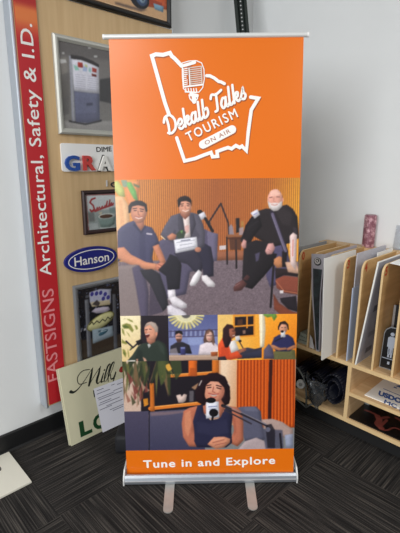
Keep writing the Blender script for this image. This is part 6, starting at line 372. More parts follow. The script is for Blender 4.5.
def frame(name, y0, z0, y1, z1, w, depth, m, label, cat, art, unit, inner=None, matm=None, x=PX, back=None, topw=None):
    x += .0006; t = thing(name, (x, (y0 + y1) / 2, z0), label, cat)
    mb = MB(); prof = [(0, 0), (depth * .7, 0), (depth, w * .3), (depth, w * .6), (depth * .55, w), (0, w)]
    C = [(y0, z0), (y1, z0), (y1, z1), (y0, z1)]; S = [(1, 1), (-1, 1), (-1, -1), (1, -1)]; ring = []
    for (cy, cz), (sy, sz) in zip(C, S): ring.append([(x + d, cy + sy * q, cz + sz * q) for d, q in prof])
    k = len(prof)
    for i in range(4):
        A, B = ring[i], ring[(i + 1) % 4]
        mb.add(A + B, [(j, (j + 1) % k, (j + 1) % k + k, j + k) for j in range(k)])
    mb.build('frame', m, t)
    ff = Face((x + depth * .4, 0, 0), (0, 1, 0), (0, 0, 1)); r = (y0 + w * .95, z0 + w * .95, y1 - w * .95, z1 - w * .95)
    MB().box((x + .001, r[0], r[1]), (x + depth * .39, r[2], r[3])).build('backing_board', M_whiteboard, t)
    picture('picture', ff, r, 0, art, .0028, unit, M_gloss, t)
    return t
M_fr1 = mat('pale_silver_frame', (196, 196, 188), .4, .35, var=.06); M_fr2 = mat('dark_walnut_frame', (48, 26, 26), .35, var=.3, vscale=20)
M_fr3 = mat('grey_metal_frame', (150, 152, 156), .4, .5, var=.06); M_fr4 = mat('black_wood_frame', (22, 20, 20), .35, var=.2)
frame('framed_picture', 1.062, 1.757, 1.62, 2.238, .03, .022, M_fr1, 'silver-framed photograph of a grey information kiosk with posters', 'picture', ART_KIOSK, .0055)
frame('framed_picture', 1.171, 1.207, 1.53, 1.458, .0235, .02, M_fr2, 'small dark-framed coffee cup print with red script writing', 'picture', ART_COFFEE, .0055)
frame('framed_picture', 1.08, .415, 1.50, .919, .03, .016, M_fr3, 'grey-framed photograph of hanging oval shop signs low on the panel', 'picture', ART_MONUMENT, .0052)
frame('framed_picture', .99, 2.412, 1.835, 2.96, .03, .026, M_fr4, 'black-framed picture of an orange truck with a big tyre along the top', 'picture', ART_TRUCK, .0055, x=-2.262 + .074)
# dimensional graphics plaque
t = thing('letter_plaque', (PX, 1.3, 1.56), 'white plaque with raised blue, red and white letters on the panel', 'sign')
def rrect(y0, z0, y1, z1, r, n=4):
    out = []
    for cy, cz, a in ((y0 + r, z0 + r, 180), (y1 - r, z0 + r, 270), (y1 - r, z1 - r, 0), (y0 + r, z1 - r, 90)):
        out += [(cy + r * math.cos(math.radians(a + 90 * k / n)), cz + r * math.sin(math.radians(a + 90 * k / n))) for k in range(n + 1)]
    return out
PB = MB().prism([(PX + .0005, a, b) for a, b in rrect(1.066, 1.563, 1.62, 1.711, .012)], (.011, 0, 0))
FP = Face((PX + .0118, 0, 0), (0, 1, 0), (0, 0, 1))
for s, key, c, cap in (('G', 'G', (28, 74, 156), .079), ('R', 'R', (196, 60, 56), .079), ('A', 'A', (236, 234, 228), .08)):
    mb = MB(); T_ = TXT[key]
    if s == 'A': text(mb, FP, s, (T_[0][0] - .004, T_[0][1] - .003), (T_[1][0] - .004, T_[1][1] - .003), cap + .006, .0004, mi=1, bold=.05)
    text(mb, FP, s, T_[0], T_[1], cap, .0008, bold=.03, depth=.014)
    tag(mb.build('raised_letter', [mat('letter_' + s.lower(), c, .4), M_black], t), {'G': 'blue raised letter', 'R': 'red raised letter', 'A': 'white raised letter with a black outline'}[s])
text(PB, FP, 'DIME', *TXT['DIME'], .027, .0006, mi=1, bold=.022); PB.build('plaque_board', [M_white, mat('charcoal_vinyl', (48, 46, 46), .5)], t)
ff = Face((PX + .0006, 0, 0), (0, 1, 0), (0, 0, 1))
for s, k, cap, bo, m, lab in (('I', 'bar', .038, 0, M_alu2, 'small silver raised letter I on the panel above the coffee print'), ('C', 'cee', .03, .03, mat('charcoal_vinyl', (48, 46, 46)), 'small dark raised letter C on the panel above the coffee print')):
    T_ = TXT[k]; tag(text(MB(), ff, s, *T_, cap, 0, bold=bo, depth=.006).build('raised_letter', m, base=(PX, T_[0][0], T_[0][1])), lab, 'letter')
# oval plaque
t = thing('oval_plaque', (PX, 1.2075, .99), 'blue oval plaque with white rim line and white name lettering', 'sign')
FO = Face((PX + .0005, 1.2075, 1.061), (0, 1, 0), (0, 0, 1)); ov = lambda rx, ry, n=48: [(rx * math.cos(2 * math.pi * k / n), ry * math.sin(2 * math.pi * k / n)) for k in range(n)]
OB = mb = MB().prism([FO.at(a, b) for a, b in ov(.170, .0735)], (.018, 0, 0)); fo2 = Face((PX + .0192, 1.2075, 1.061), (0, 1, 0), (0, 0, 1)); ribbon(mb, fo2, ov(.148, .055) + ov(.148, .055)[:1], .005, 0, 1); text(mb, fo2, 'Hanson', (-.113, -.025), (.113, -.025), .054, .0003, mi=1, bold=.012)
mb.build('plaque_board', [mat('cobalt_board', (26, 34, 122), .35), mat('white_vinyl', (238, 236, 232), .5)], t)

# ------------------------------------------------------------------ corner post
def post():
    A = Vector((-1.66, 2.37, .004)); B = Vector((-2.19, 2.455, 2.87)); ax = (B - A); Ln = ax.length; ax.normalize()
    toc = (Vector((0, 0, 1.6)) - (A + B) / 2).normalized(); side = ax.cross(toc).normalized(); nrm = side.cross(ax).normalized()
    mb = MB(); half = .013; pitch = .0265; n = int(Ln / pitch)
    def q(s, h, d=0): return A + ax * h + side * s + nrm * d
    for k in range(n):
        h0 = k * pitch; hc = h0 + pitch / 2
        sq = [(-half, h0), (0, h0), (half, h0), (half, hc), (half, h0 + pitch), (0, h0 + pitch), (-half, h0 + pitch), (-half, hc)]
        oc = [(.0058 * math.cos(math.radians(a)), hc + .0058 * math.sin(math.radians(a))) for a in (225, 270, 315, 0, 45, 90, 135, 180)]
        mb.add([q(*p) for p in sq] + [q(*p) for p in oc], [(i, (i + 1) % 8, (i + 1) % 8 + 8, i + 8) for i in range(8)])
    for s in (-1, 1):
        prof = [(half, 0), (.024, .030), (.043, .030), (.043, .0265), (.026, .0265), (half + .003, -.003)]
        a = [q(s * p, 0, d) for p, d in prof]; b = [q(s * p, n * pitch, d) for p, d in prof]; k = len(prof)
        mb.add(a + b, [(i, (i + 1) % k, (i + 1) % k + k, i + k) for i in range(k)] + [tuple(range(k)), tuple(range(k, 2 * k))])
    o = mb.build('channel_post', mat('dark_green_enamel', (18, 31, 26), .45, var=.2), base=tuple(A)); tag(o, 'dark green perforated steel sign post leaning into the room corner', 'post')
    o.modifiers.new('gauge', 'SOLIDIFY').thickness = .0022
post()

# ------------------------------------------------------------------ roll-up banner
CA, SA = 0.72042, 0.69354
def W2(x, y, z): return Vector((x * SA - y * CA, x * CA + y * SA, z))   # turned 46 degrees to the walls
SH = Face((-1.60105,1.021854,0.035873), (0.689013,0.724542,0.017317), (-0.076242,0.048701,0.995899))
SW, SHT = .867, 2.117
t = thing('rollup_banner', tuple(W2(.065, 1.9, 0)), 'tall orange roll-up banner printed with podcast photographs, standing on carpet', 'banner')
M_or = mat('orange_banner_vinyl', (229, 113, 14), .30, var=.015, vscale=2, spec=.5)
o = MB(); o.hexa([SH.at(0, -.012, -.0006), SH.at(SW, -.012, -.0006), SH.at(SW, SHT, -.0006), SH.at(0, SHT, -.0006), SH.at(0, -.012, 0), SH.at(SW, -.012, 0), SH.at(SW, SHT, 0), SH.at(0, SHT, 0)]); o.m = [1, 0, 1, 1, 1, 1]
M_lw = mat('white_ink', (246, 244, 240), .36); text(o, SH, 'Tune in and Explore', *LOGO['tune'], .0435, .0006, mi=2, bold=-.024, spacing=1.12)
o.build('printed_sheet', [M_or, mat('grey_banner_back', (190, 190, 188), .6), M_lw], t)
M_photo = printmat('banner_photo_print', .30, .5)
for key, lab in (('meet', 'printed photograph of three seated men with microphones'), ('greenshirt', 'printed photograph of a grey-haired man in a green shirt'), ('taproom', 'printed photograph of a man and a woman at a bar'), ('redcardigan', 'printed photograph of a woman in an orange cardigan'), ('navyshirt', 'printed photograph of a person in a navy shirt with a microphone'), ('interview', 'large printed photograph of a smiling woman on a sofa with a microphone')):
    cmds, rect = BANNER[key]; tag(picture('printed_photograph', SH, rect, .0005, cmds, .0024, .0046, M_photo, t), lab)
M_lw = mat('white_ink', (246, 244, 240), .36); M_sh = mat('brown_ink', (168, 84, 36), .36); M_gi = mat('grey_ink', (214, 196, 182), .36)
mb = MB()
for (off, mi, dx, dy) in ((.0005, 1, .0035, -.005), (.0016, 0, 0, 0)):
    for pts, w in LOGO['lines']: ribbon(mb, SH, [(a + dx, b + dy) for a, b in pts], w, off, mi)
    for s, k in (('Dekalb', 'dek'), ('Talks', 'tal')):
        p0, p1 = LOGO[k]; script(mb, SH, s, (p0[0] + dx, p0[1] + dy), (p1[0] + dx, p1[1] + dy), .080, .0112, off, mi)
    p0, p1 = LOGO['tou']; text(mb, SH, 'TOURISM', (p0[0] + dx, p0[1] + dy), (p1[0] + dx, p1[1] + dy), .042, off + .0003, mi, bold=.016, spacing=1.25)
    p0, p1 = LOGO['pill']; ribbon(mb, SH, [(p0[0] + dx, p0[1] + dy), (p1[0] + dx, p1[1] + dy)], .038, off, mi)
p0, p1 = LOGO['air']; text(mb, SH, 'ON AIR', p0, p1, .019, .0030, 1, bold=.0, spacing=1.2)
for pts, w, mi in LOGO['mic']: ribbon(mb, SH, pts, w, (.0024 if mi == 1 else .0027), mi, joints=w > .006)
tag(mb.build('logo', [M_lw, M_sh, M_gi], t), 'white printed logo: state outline, microphone and lettering')
mb = MB(); r = []
for k in range(16): r.append((SHT + .009 + .0105 * math.sin(2 * math.pi * k / 16), .010 * math.cos(2 * math.pi * k / 16)))
mb.prism([SH.at(-.020, b, d) for b, d in r], SH.A * (SW + .036)); mb.build('top_rail', mat('white_silver_rail', (226, 228, 226), .35, .25), t)
for a in (-.026, SW + .014):
    MB().prism([SH.at(a, SHT + .009 + (b - SHT - .009) * 1.06, d * 1.06) for b, d in r], SH.A * .008).build('rail_end_cap', M_white, t)
Y0, Y1 = 1.819, 1.846; X0, X1 = -.380, .506
def bp(xx, d, z): return W2(xx, Y0 + (Y1 - Y0) * (xx - X0) / (X1 - X0) + d, z)
prof = [(.004, .006), (0, .012), (-.002, .030), (.003, .044), (.012, .053), (.020, .054), (.023, .036), (.040, .030), (.052, .060), (.070, .074), (.110, .074), (.140, .055), (.150, .02), (.148, .006)]
mb = MB(); mb.prism([bp(X0, d, z) for d, z in prof], bp(X1, 0, 0) - bp(X0, 0, 0)); mb.build('base_cassette', mat('cassette_aluminium', (176, 182, 190), .38, .7, var=.05, vscale=30), t)
MB().hexa([bp(X0 + .002, -.0042, .026), bp(X1 - .002, -.0042, .026), bp(X1 - .002, 0, .024), bp(X0 + .002, 0, .024), bp(X0 + .002, -.0042, .030), bp(X1 - .002, -.0042, .030), bp(X1 - .002, .001, .032), bp(X0 + .002, .001, .032)]).build('front_rib', M_alu2, t)
for xx, s in ((X0, -1), (X1, 1)):
    MB().prism([bp(xx, d, z) for d, z in [(-.003, .004), (-.004, .032), (.004, .052), (.014, .060), (.030, .076), (.110, .080), (.146, .058), (.155, .02), (.152, .004)]], bp(xx + .007 * s, 0, 0) - bp(xx, 0, 0)).build('end_cap', mat('silver_plastic', (214, 214, 212), .4, .1), t)
for fx, fy, sk in ((-.1455, 1.648, -.004), (.2615, 1.668, .004)):
    w = .0235; pts = [W2(fx + w * math.cos(a), fy + .022 + .022 * math.sin(a), .0008) for a in np.linspace(math.pi, 2 * math.pi, 9)] + [W2(fx + w + sk, 1.93, .0008), W2(fx - w + sk, 1.93, .0008)]
    MB().prism(pts, (0, 0, .0045)).build('foot', mat('brushed_steel_foot', (196, 194, 188), .4, .5, var=.08, vscale=40), t)
MB().tube([W2(.065, 1.93, .06), SH.at(SW / 2, SHT * .5, -.03), SH.at(SW / 2, SHT + .005, -.014)], .008, 12).build('support_pole', M_alu, t, smooth=True)

# ------------------------------------------------------------------ sorter unit
DIV = [-1.388, -1.292, -1.19, -1.092, -.988, -.877, -.767, -.66, -.553, -.446, -.339]
SX0, SX1 = -1.50, -.22
t = thing('paper_sorter', ((SX0 + SX1) / 2, 2.4, 0), 'birch plywood sorter unit with numbered upright dividers and open shelves', 'sorter')
for z0, z1, xa, nm in ((.106, .132, SX0, 'bottom_shelf'), (.466, .490, SX0, 'top_shelf'), (.284, .306, -.998, 'middle_shelf')):
    mb = MB(); mb.box((xa, 2.186, z0), (SX1, 2.62, z1)); mb.box((xa, 2.180, z0 + .0005), (SX1, 2.186, z1 - .0005), 1); mb.build(nm, [M_plyh, M_edge], t)
for xx in (SX0 - .014, SX1): MB().box((xx, 2.182, 0.106), (xx + .014, 2.62, 1.07)).build('side_panel', M_div, t)
mb = MB(); mb.box((-1.012, 2.184, .132), (-.99, 2.62, .466)); mb.box((-1.0122, 2.1795, .132), (-.9898, 2.184, .466), 1); mb.build('partition', [M_ply, M_edge], t)
MB().box((SX0 - .014, 2.62, .10), (SX1 + .014, 2.632, 1.062)).build('back_panel', M_div, t)
mb = MB(); mb.box((SX0 - .014, 2.615, 1.062), (SX1 + .014, 2.718, 1.084)); mb.build('back_ledge', M_plyh, t)
MB().box((SX0, 2.236, 0), (SX1, 2.60, .106)).build('toe_kick', mat('matte_black_board', (14, 14, 15), .8), t)
for k, xx in enumerate(DIV):
    th = .0115; pr = [(2.186, .490)] + [(2.186 + .05 - .05 * math.cos(a), 1.045 + .05 * math.sin(a)) for a in np.linspace(0, math.pi / 2, 8)] + [(2.62, 1.095), (2.62, .490)]
    mb = MB(); n = len(pr)
    a = [(xx - th / 2, y, z) for y, z in pr]; b = [(xx + th / 2, y, z) for y, z in pr]
    mb.add(a + b, [(i, (i + 1) % n, (i + 1) % n + n, i + n) for i in range(n)], 1); mb.add(a, [tuple(range(n))]); mb.add(b, [tuple(range(n))[::-1]])
    d = mb.build('divider', [M_div, M_edge], t)
    s = {0: '0', 3: '3', 4: '4', 5: '5'}.get(k)
    if s:
        fd = Face((xx + th / 2 + .0006, 0, 0), (0, 1, 0), (0, 0, 1)); mb = MB(); text(mb, fd, s, (2.202, 1.036), (2.231, 1.036), .050, 0, bold=.03)
        tag(mb.build('numeral', mat('rust_red_paint', (190, 66, 30), .6), d), 'rust red number painted on the divider')

# sheets kept in the sorter
def sheet(name, quad, n, th, m, label, cat, group=None, m2=None):
    mb = MB(); mb.slab(quad, n, th)
    if m2: mb.m = [0, 0, 1, 1, 1, 1]
    b = Vector(quad[0]); o = mb.build(name, [m, m2] if m2 else m, base=tuple(b)); return tag(o, label, cat, group)
def upright(x0, x1, y0, y1, z0, z1, dy=0): # x at foot, x at top
    return [(x0, y0, z0), (x0, y1, z0), (x1, y1 + dy, z1), (x1, y0 + dy, z1)]
sheet('foam_board', upright(-1.130, -1.164, 2.088, 2.46, .4905, 1.098), (-1, 0, 0), .006, M_whiteboard, 'large white foam board sticking out in front of divider 3', 'board')
M_lil = mat('lilac_grey_acrylic', (178, 174, 182), .4, var=.04); M_lil2 = mat('pale_grey_board', (206, 204, 204), .5, var=.03)
FE = Face((0, 2.178, 0), (1, 0, 0), (0, 0, 1))
t = thing('emblem_sheet', (-1.22, 2.25, .4905), 'bent grey plastic sheet with a round emblem above a dark picture', 'plastic sheet')
mb = MB(); mb.slab([(-1.286, 2.178, .86), (-1.222, 2.178, .86), (-1.218, 2.178, 1.102), (-1.304, 2.178, 1.090)], (0, 1, 0), .003); mb.slab([(-1.226, 2.178, .4905), (-1.203, 2.178, .4905), (-1.222, 2.178, .86), (-1.286, 2.178, .86)], (0, 1, 0), .003)
mb.slab([(-1.2035, 2.181, .4905), (-1.2035, 2.57, .4905), (-1.214, 2.57, 1.108), (-1.2165, 2.181, 1.102)], (-1, 0, 0), .003); mb.build('sheet', M_lil, t)
mb = MB(); flat(mb, FE, [(-1.286, 1.004), (-1.226, 1.008), (-1.228, .86), (-1.208, .50), (-1.222, .50), (-1.272, .84)], .0006); tag(mb.build('printed_picture', mat('dark_teal_print', (44, 58, 62), .4, var=.5, vscale=30, c2=(20, 24, 30)), t), 'dark green-black printed picture')
mb = MB(); c0 = (-1.259, 1.050); ci = lambda r, dx=0, dz=0: [(c0[0] + dx + r * math.cos(k * math.pi / 10), c0[1] + dz + r * math.sin(k * math.pi / 10)) for k in range(20)]
flat(mb, FE, ci(.025), .0006, 0); flat(mb, FE, ci(.019, -.002, .003), .0012, 1); flat(mb, FE, ci(.012, -.001, .006), .0018, 0); flat(mb, FE, ci(.006, -.003, .006), .0024, 1); flat(mb, FE, [(c0[0] - .002, c0[1] - .003), (c0[0] + .016, c0[1] - .003), (c0[0] + .016, c0[1] + .001), (c0[0] - .002, c0[1] + .001)], .003, 1)
tag(mb.build('emblem', [mat('emblem_dark', (46, 48, 50), .4), mat('emblem_pale', (196, 192, 188), .4)], t), 'round black and white emblem')
sheet('thin_sheet', upright(-1.230, -1.2795, 2.20, 2.5, .4905, 1.02), (-1, 0, 0), .003, mat('mauve_sheet', (150, 126, 124), .5), 'thin mauve sheet leaning left of the emblem sheet', 'sheet')
sheet('white_card', [(-1.283, 2.196, .4905), (-1.242, 2.190, .4905), (-1.266, 2.193, .56), (-1.284, 2.196, .575)], (0, -1, 0), .002, M_lil2, 'small white card low in the slot right of divider 0', 'card')
sheet('grey_board', upright(-1.037, -1.040, 2.22, 2.60, .4905, 1.128), (-1, 0, 0), .005, mat('lilac_grey_board', (190, 188, 196), .5, var=.03), 'tall pale lilac-grey board between dividers 3 and 4', 'board')
sheet('blue_board', upright(-1.026, -1.030, 2.185, 2.55, .4905, .935), (-1, 0, 0), .005, mat('pale_blue_board', (178, 190, 212), .5, var=.03), 'shorter pale blue board between dividers 3 and 4', 'board')
sheet('small_board', upright(-.999, -1.003, 2.40, 2.61, .4905, 1.112), (-1, 0, 0), .004, M_whiteboard, 'cream board edge showing behind divider 4', 'board')
t = thing('printed_board', (-.95, 2.3, .4905), 'white-edged grey printed board leaning between dividers 4 and 5', 'board')
q = upright(-.966, -.900, 2.18, 2.56, .4905, 1.108); MB().slab(q, (-1, 0, .1), .008).build('board', M_whiteboard, t)
fq = Face(q[0], Vector((0, 1, 0)), (Vector(q[3]) - Vector(q[0])).normalized()); Hh = (Vector(q[3]) - Vector(q[0])).length
mb = MB(); flat(mb, fq, [(.004, .004), (.376, .004), (.376, Hh - .004), (.004, Hh - .004)], .0008, 0)
R = random.Random(3)
for k in range(16):
    a = R.uniform(.01, .26); b = R.uniform(.03, .55); w = R.uniform(.02, .09); h = R.uniform(.012, .06)
    flat(mb, fq, [(a, b), (a + w, b + .004), (a + w, b + h), (a, b + h)], .0012 + k * .0001, 1 + k % 3)
mb.build('printed_face', [mat('grey_print', (170, 170, 180), .4, var=.2, vscale=14), mat('dark_grey_print', (96, 98, 108), .4), mat('light_grey_print', (196, 196, 204), .4), mat('slate_print', (130, 132, 142), .4)], t)
sheet('white_sheet', [(-.862, 2.23, 1.100), (-.70, 2.20, 1.100), (-.70, 2.52, 1.106), (-.862, 2.55, 1.106)], (0, 0, 1), .003, M_white, 'white sheet lying across the tops of dividers 5 and 6', 'sheet')
# pictogram sign in slot five
t = thing('pictogram_sign', (-.82, 2.25, .4905), 'black restroom pictogram sign standing low between dividers 5 and 6', 'sign')
FR = Face((-.866, 2.262, .4905), Vector((.95, .06, 0)).normalized(), Vector((0, .02, .25)).normalized())
pl = [(0, 0), (.088, 0), (.088, .232), (.066, .246), (.03, .246), (.008, .228), (0, .205)]
MB().prism([FR.at(a, b) for a, b in pl], FR.n * .008).build('plate_rim', mat('steel_rim', (150, 154, 158), .35, .6), t)
mb = MB(); flat(mb, FR, [(a * .9 + .0045, b * .96 + .005) for a, b in pl], .0088, 0)
flat(mb, FR, [(.046 + .011 * math.cos(k * math.pi / 8), .206 + .011 * math.sin(k * math.pi / 8)) for k in range(16)], .0094, 1)
for pts in ([(.026, .13), (.033, .13), (.033, .188), (.026, .184)], [(.060, .13), (.067, .13), (.067, .184), (.060, .188)], [(.033, .088), (.060, .088), (.060, .192), (.033, .192)], [(.035, .07), (.044, .07), (.044, .12), (.035, .12)], [(.049, .07), (.058, .07), (.058, .12), (.049, .12)], [(.008, .060), (.082, .060), (.082, .064), (.008, .064)], [(.040, .030), (.052, .030), (.052, .046), (.040, .046)]): flat(mb, FR, pts, .0094, 1)
mb.build('pictogram_face', [mat('gloss_black_plate', (14, 15, 18), .3), mat('pale_pictogram', (160, 168, 182), .5)], t)
t = thing('metal_bracket', (-.83, 2.36, .4905), 'silver and black bracket standing behind the restroom pictogram sign', 'bracket')
MB().box((-.858, 2.345, .4905), (-.846, 2.357, .842)).build('silver_bar', M_alu, t); MB().box((-.846, 2.347, .4905), (-.815, 2.357, .845)).build('black_plate', M_black, t)
for k in range(3):
    sheet('pale_panel', [(-1.378 + .006 * k, 2.205 + .004 * k, .491 + .024 * k), (-1.306 - .004 * k, 2.205, .491 + .024 * k), (-1.306 - .004 * k, 2.5, .491 + .024 * k), (-1.378 + .006 * k, 2.5, .491 + .024 * k)], (0, 0, 1), .021, mat('pale_sage_panel', (150, 158, 146), .6, var=.1), 'pale green panel on the slot floor right of divider 0, ' + ('lowest of three', 'middle of three', 'topmost of three')[k], 'panel', 'pale panels beside divider 0')
sheet('grey_board', upright(-1.42, -1.44, 2.22, 2.59, .4905, 1.10), (-1, 0, 0), .006, mat('mid_grey_board', (150, 150, 150), .5), 'mid grey board left of divider 0, beside the banner edge', 'board')

# glitter tube and acrylic on the ledge
def glitter():
    m = bpy.data.materials.new('pink_glitter'); m.use_nodes = True; nt = m.node_tree; N = nt.nodes; L = nt.links; b = N['Principled BSDF']
    tc = N.new('ShaderNodeTexCoord'); v = N.new('ShaderNodeTexVoronoi'); v.inputs['Scale'].default_value = 85; L.new(tc.outputs['Object'], v.inputs['Vector'])
    v2 = N.new('ShaderNodeTexVoronoi'); v2.inputs['Scale'].default_value = 34; L.new(tc.outputs['Object'], v2.inputs['Vector'])
    mx = N.new('ShaderNodeMix'); mx.data_type = 'FLOAT'; L.new(v.outputs['Distance'], mx.inputs['A']); L.new(v2.outputs['Distance'], mx.inputs['B']); mx.inputs['Factor'].default_value = .6
    r = N.new('ShaderNodeValToRGB'); L.new(mx.outputs['Result'], r.inputs['Fac']); e = r.color_ramp.elements
    e[0].position = .12; e[0].color = (*srgb((250, 226, 228)), 1); e[1].position = .62; e[1].color = (*srgb((138, 88, 100)), 1); q = e.new(.3); q.color = (*srgb((206, 160, 168)), 1)
    L.new(r.outputs['Color'], b.inputs['Base Color']); b.inputs['Roughness'].default_value = .35; b.inputs['Metallic'].default_value = .25
    return m
t = thing('glitter_tube', (-1.186, 2.668, 1.084), 'pink glitter tube standing on the ledge against the back wall', 'tube')
cx, cy = -1.186, 2.668
MB().tube([(cx, cy, 1.0845), (cx, cy, 1.088), (cx, cy, 1.288), (cx, cy, 1.292)], [.036, .038, .038, .036], 32).build('tube_body', glitter(), t, smooth=False)
MB().tube([(cx, cy, 1.2921), (cx, cy, 1.296)], .033, 32).build('lid', mat('dusty_rose_lid', (150, 108, 118), .4), t)
sheet('acrylic_panel', [(-1.042, 2.700, 1.0845), (-.80, 2.700, 1.0845), (-.80, 2.712, 1.24), (-1.036, 2.712, 1.24)], (0, 1, 0), .004, mat('pale_blue_acrylic', (240, 243, 248), .1, trans=.93), 'pale clear acrylic panel leaning on the back wall above the sorter', 'panel')

# right bay: lettered sign and black poster board
FU = Face((-.91, 2.215, .3122), (1, 0, 0), (0, 1, 0))
t = thing('lettered_sign', (-.75, 2.33, .3065), 'white sign with blue lettering lying on the middle shelf', 'sign')
UB = MB().box((-.912, 2.212, .3065), (-.45, 2.50, .3118))
FU = Face((0, 0, .3122), (1, 0, 0), (0, 1, 0)); mb = UB; M_bl = mat('royal_blue_vinyl', (34, 82, 150), .5)
text(mb, FU, 'USDOT', *TXT['usdo'], .052, 0, mi=1, bold=.055, shear=-.4); text(mb, FU, 'MC #', *TXT['mc'], .040, 0, mi=1, bold=.03, shear=-.4); ribbon(mb, FU, TXT['rule'], .006, 0, 1, joints=False)
for a in (-.83, -.79, -.74, -.69): flat(mb, FU, [(a, 2.415), (a + .02, 2.415), (a + .016, 2.428), (a, 2.428)], 0, 1)
flat(mb, FU, [(-.83, 2.44), (-.77, 2.44), (-.74, 2.47), (-.70, 2.455), (-.66, 2.47), (-.62, 2.44), (-.58, 2.44), (-.60, 2.492), (-.80, 2.492)], 0, 1)
mb.build('sign_board', [M_whiteboard, M_bl], t)
t = thing('poster_board', (-.75, 2.33, .1325), 'glossy black poster board with a dark red figure on the bottom shelf', 'poster')
MB().box((-.985, 2.195, .1325), (-.40, 2.50, .139)).build('board', mat('gloss_black_board', (14, 14, 17), .3), t)
FB = Face((0, 0, .1393), (1, 0, 0), (0, 1, 0)); mb = MB()
for pts, w in RED: ribbon(mb, FB, smooth_pts(pts), w, 0, 0)
mb.build('printed_figure', mat('dark_red_print', (138, 68, 60), .35, var=.3, vscale=20), t)
t = MB(); t.box((-.984, 2.40, .1396), (-.955, 2.60, .20)); tag(t.build('grey_offcut', mat('grey_offcut', (120, 124, 124), .4), base=(-.97, 2.5, .1396)), 'small grey offcut at the back of the bottom shelf beside the partition', 'offcut')

# left bay: rolled vinyl, clear bag, tape
M_nav = mat('navy_black_vinyl', (20, 22, 34), .22, var=.3, vscale=6)
def roll(c, r0, turns, y0, y1, label, sq=1.0, ph=0):
    pts = []; n = int(turns * 26)
    for k in range(n + 1):
        a = ph + 2 * math.pi * turns * k / n; r = r0 * (.28 + .72 * k / n)
        pts.append((c[0] + r * math.cos(a), c[1] + r * sq * math.sin(a)))
    mb = MB(); w = .0025
    for i in range(n):
        (xa, za), (xb, zb) = pts[i], pts[i + 1]
        mb.add([(xa, y0, za), (xb, y0, zb), (xb, y1, zb), (xa, y1, za)], [(0, 1, 2, 3)])
    o = mb.build('vinyl_roll', M_nav, base=(c[0], y0, c[1] - r0), smooth=True); o.modifiers.new('gauge', 'SOLIDIFY').thickness = w
    return tag(o, label, 'roll')
roll((-1.102, .257), .083, 2.3, 2.20, 2.60, 'loose dark navy vinyl roll on the bottom shelf beside the partition', 1.42, 2.2)
roll((-1.255, .222), .064, 2.6, 2.26, 2.60, 'tighter dark vinyl roll behind the crinkled clear bag', 1.3, 1.0)
roll((-1.405, .222), .066, 2.2, 2.23, 2.60, 'dark vinyl roll at the far end of the bottom shelf, behind the banner edge', 1.25, 0)
M_clear = mat('clear_plastic', (150, 156, 162), .14, trans=.9, spec=.6, bump=.8, bscale=40)
R = random.Random(11); mb = MB(); nx, nz = 12, 16; V = []
for j in range(nz + 1):
    for i in range(nx + 1):
        s = i / nx; u = j / nz
        V.append((-1.272 + .13 * s + .012 * math.sin(9 * u + 4 * s) + R.uniform(-.004, .004), 2.168 + .03 * math.sin(5 * s + 3 * u) - .03 * math.sin(math.pi * s) + R.uniform(-.005, .005), .140 + .20 * u - .05 * s * u + .006 * math.sin(12 * s)))
mb.add(V, [(j * (nx + 1) + i, j * (nx + 1) + i + 1, (j + 1) * (nx + 1) + i + 1, (j + 1) * (nx + 1) + i) for j in range(nz) for i in range(nx)])
t = thing('clear_bag', (-1.2, 2.17, .1325), 'crinkled clear plastic bag of small parts spilling from the bottom shelf', 'bag')
o = mb.build('bag_film', M_clear, t, smooth=True); o.modifiers.new('gauge', 'SOLIDIFY').thickness = .0012
mb = MB(); mb.tube([(-1.385, 2.172, .338), (-1.33, 2.160, .335), (-1.282, 2.150, .300), (-1.258, 2.146, .245), (-1.250, 2.146, .18), (-1.247, 2.15, .1)], .0055, 8); mb.tube([(-1.247, 2.15, .1), (-1.32, 2.165, .112), (-1.39, 2.172, .118)], .005, 8); mb.tube([(-1.247, 2.15, .1), (-1.225, 2.165, .125), (-1.20, 2.178, .136)], .005, 8)
tag(mb.build('bag_seam', mat('grey_plastic_seam', (112, 116, 112), .35, trans=.2), t, smooth=True), 'grey plastic bead along the bag edge')
mb = MB(); R = random.Random(5)
for k in range(26):
    c = Vector((R.uniform(-1.238, -1.165), R.uniform(2.172, 2.196), R.uniform(.15, .29))); a = [Vector((R.uniform(-1, 1), R.uniform(-1, 1), R.uniform(-1, 1))).normalized() * R.uniform(.007, .015) for _ in range(4)]
    mb.add([c + q for q in a], [(0, 1, 2), (0, 2, 3), (0, 3, 1), (1, 3, 2)], k % 2)
o = mb.build('small_parts', [mat('crystal_grey', (120, 128, 142), .15, .4), mat('slate_blue_part', (60, 66, 88), .3)], t); tag(o, 'glinting grey and slate small parts', kind='stuff')
mb = MB(); c = Vector((-1.285, 2.128, .262)); ax = Vector((.55, -1, .1)).normalized()
mb.tube([c, c + ax * .018], .027, 24, caps=True); mb.tube([c + ax * .0181, c + ax * .0186], .012, 20, mi=1)
tag(mb.build('tape_roll', [mat('pale_tape', (176, 176, 172), .5), mat('grey_core', (120, 120, 116), .6)], base=tuple(c)), 'small pale tape roll caught behind the clear bag', 'tape roll')

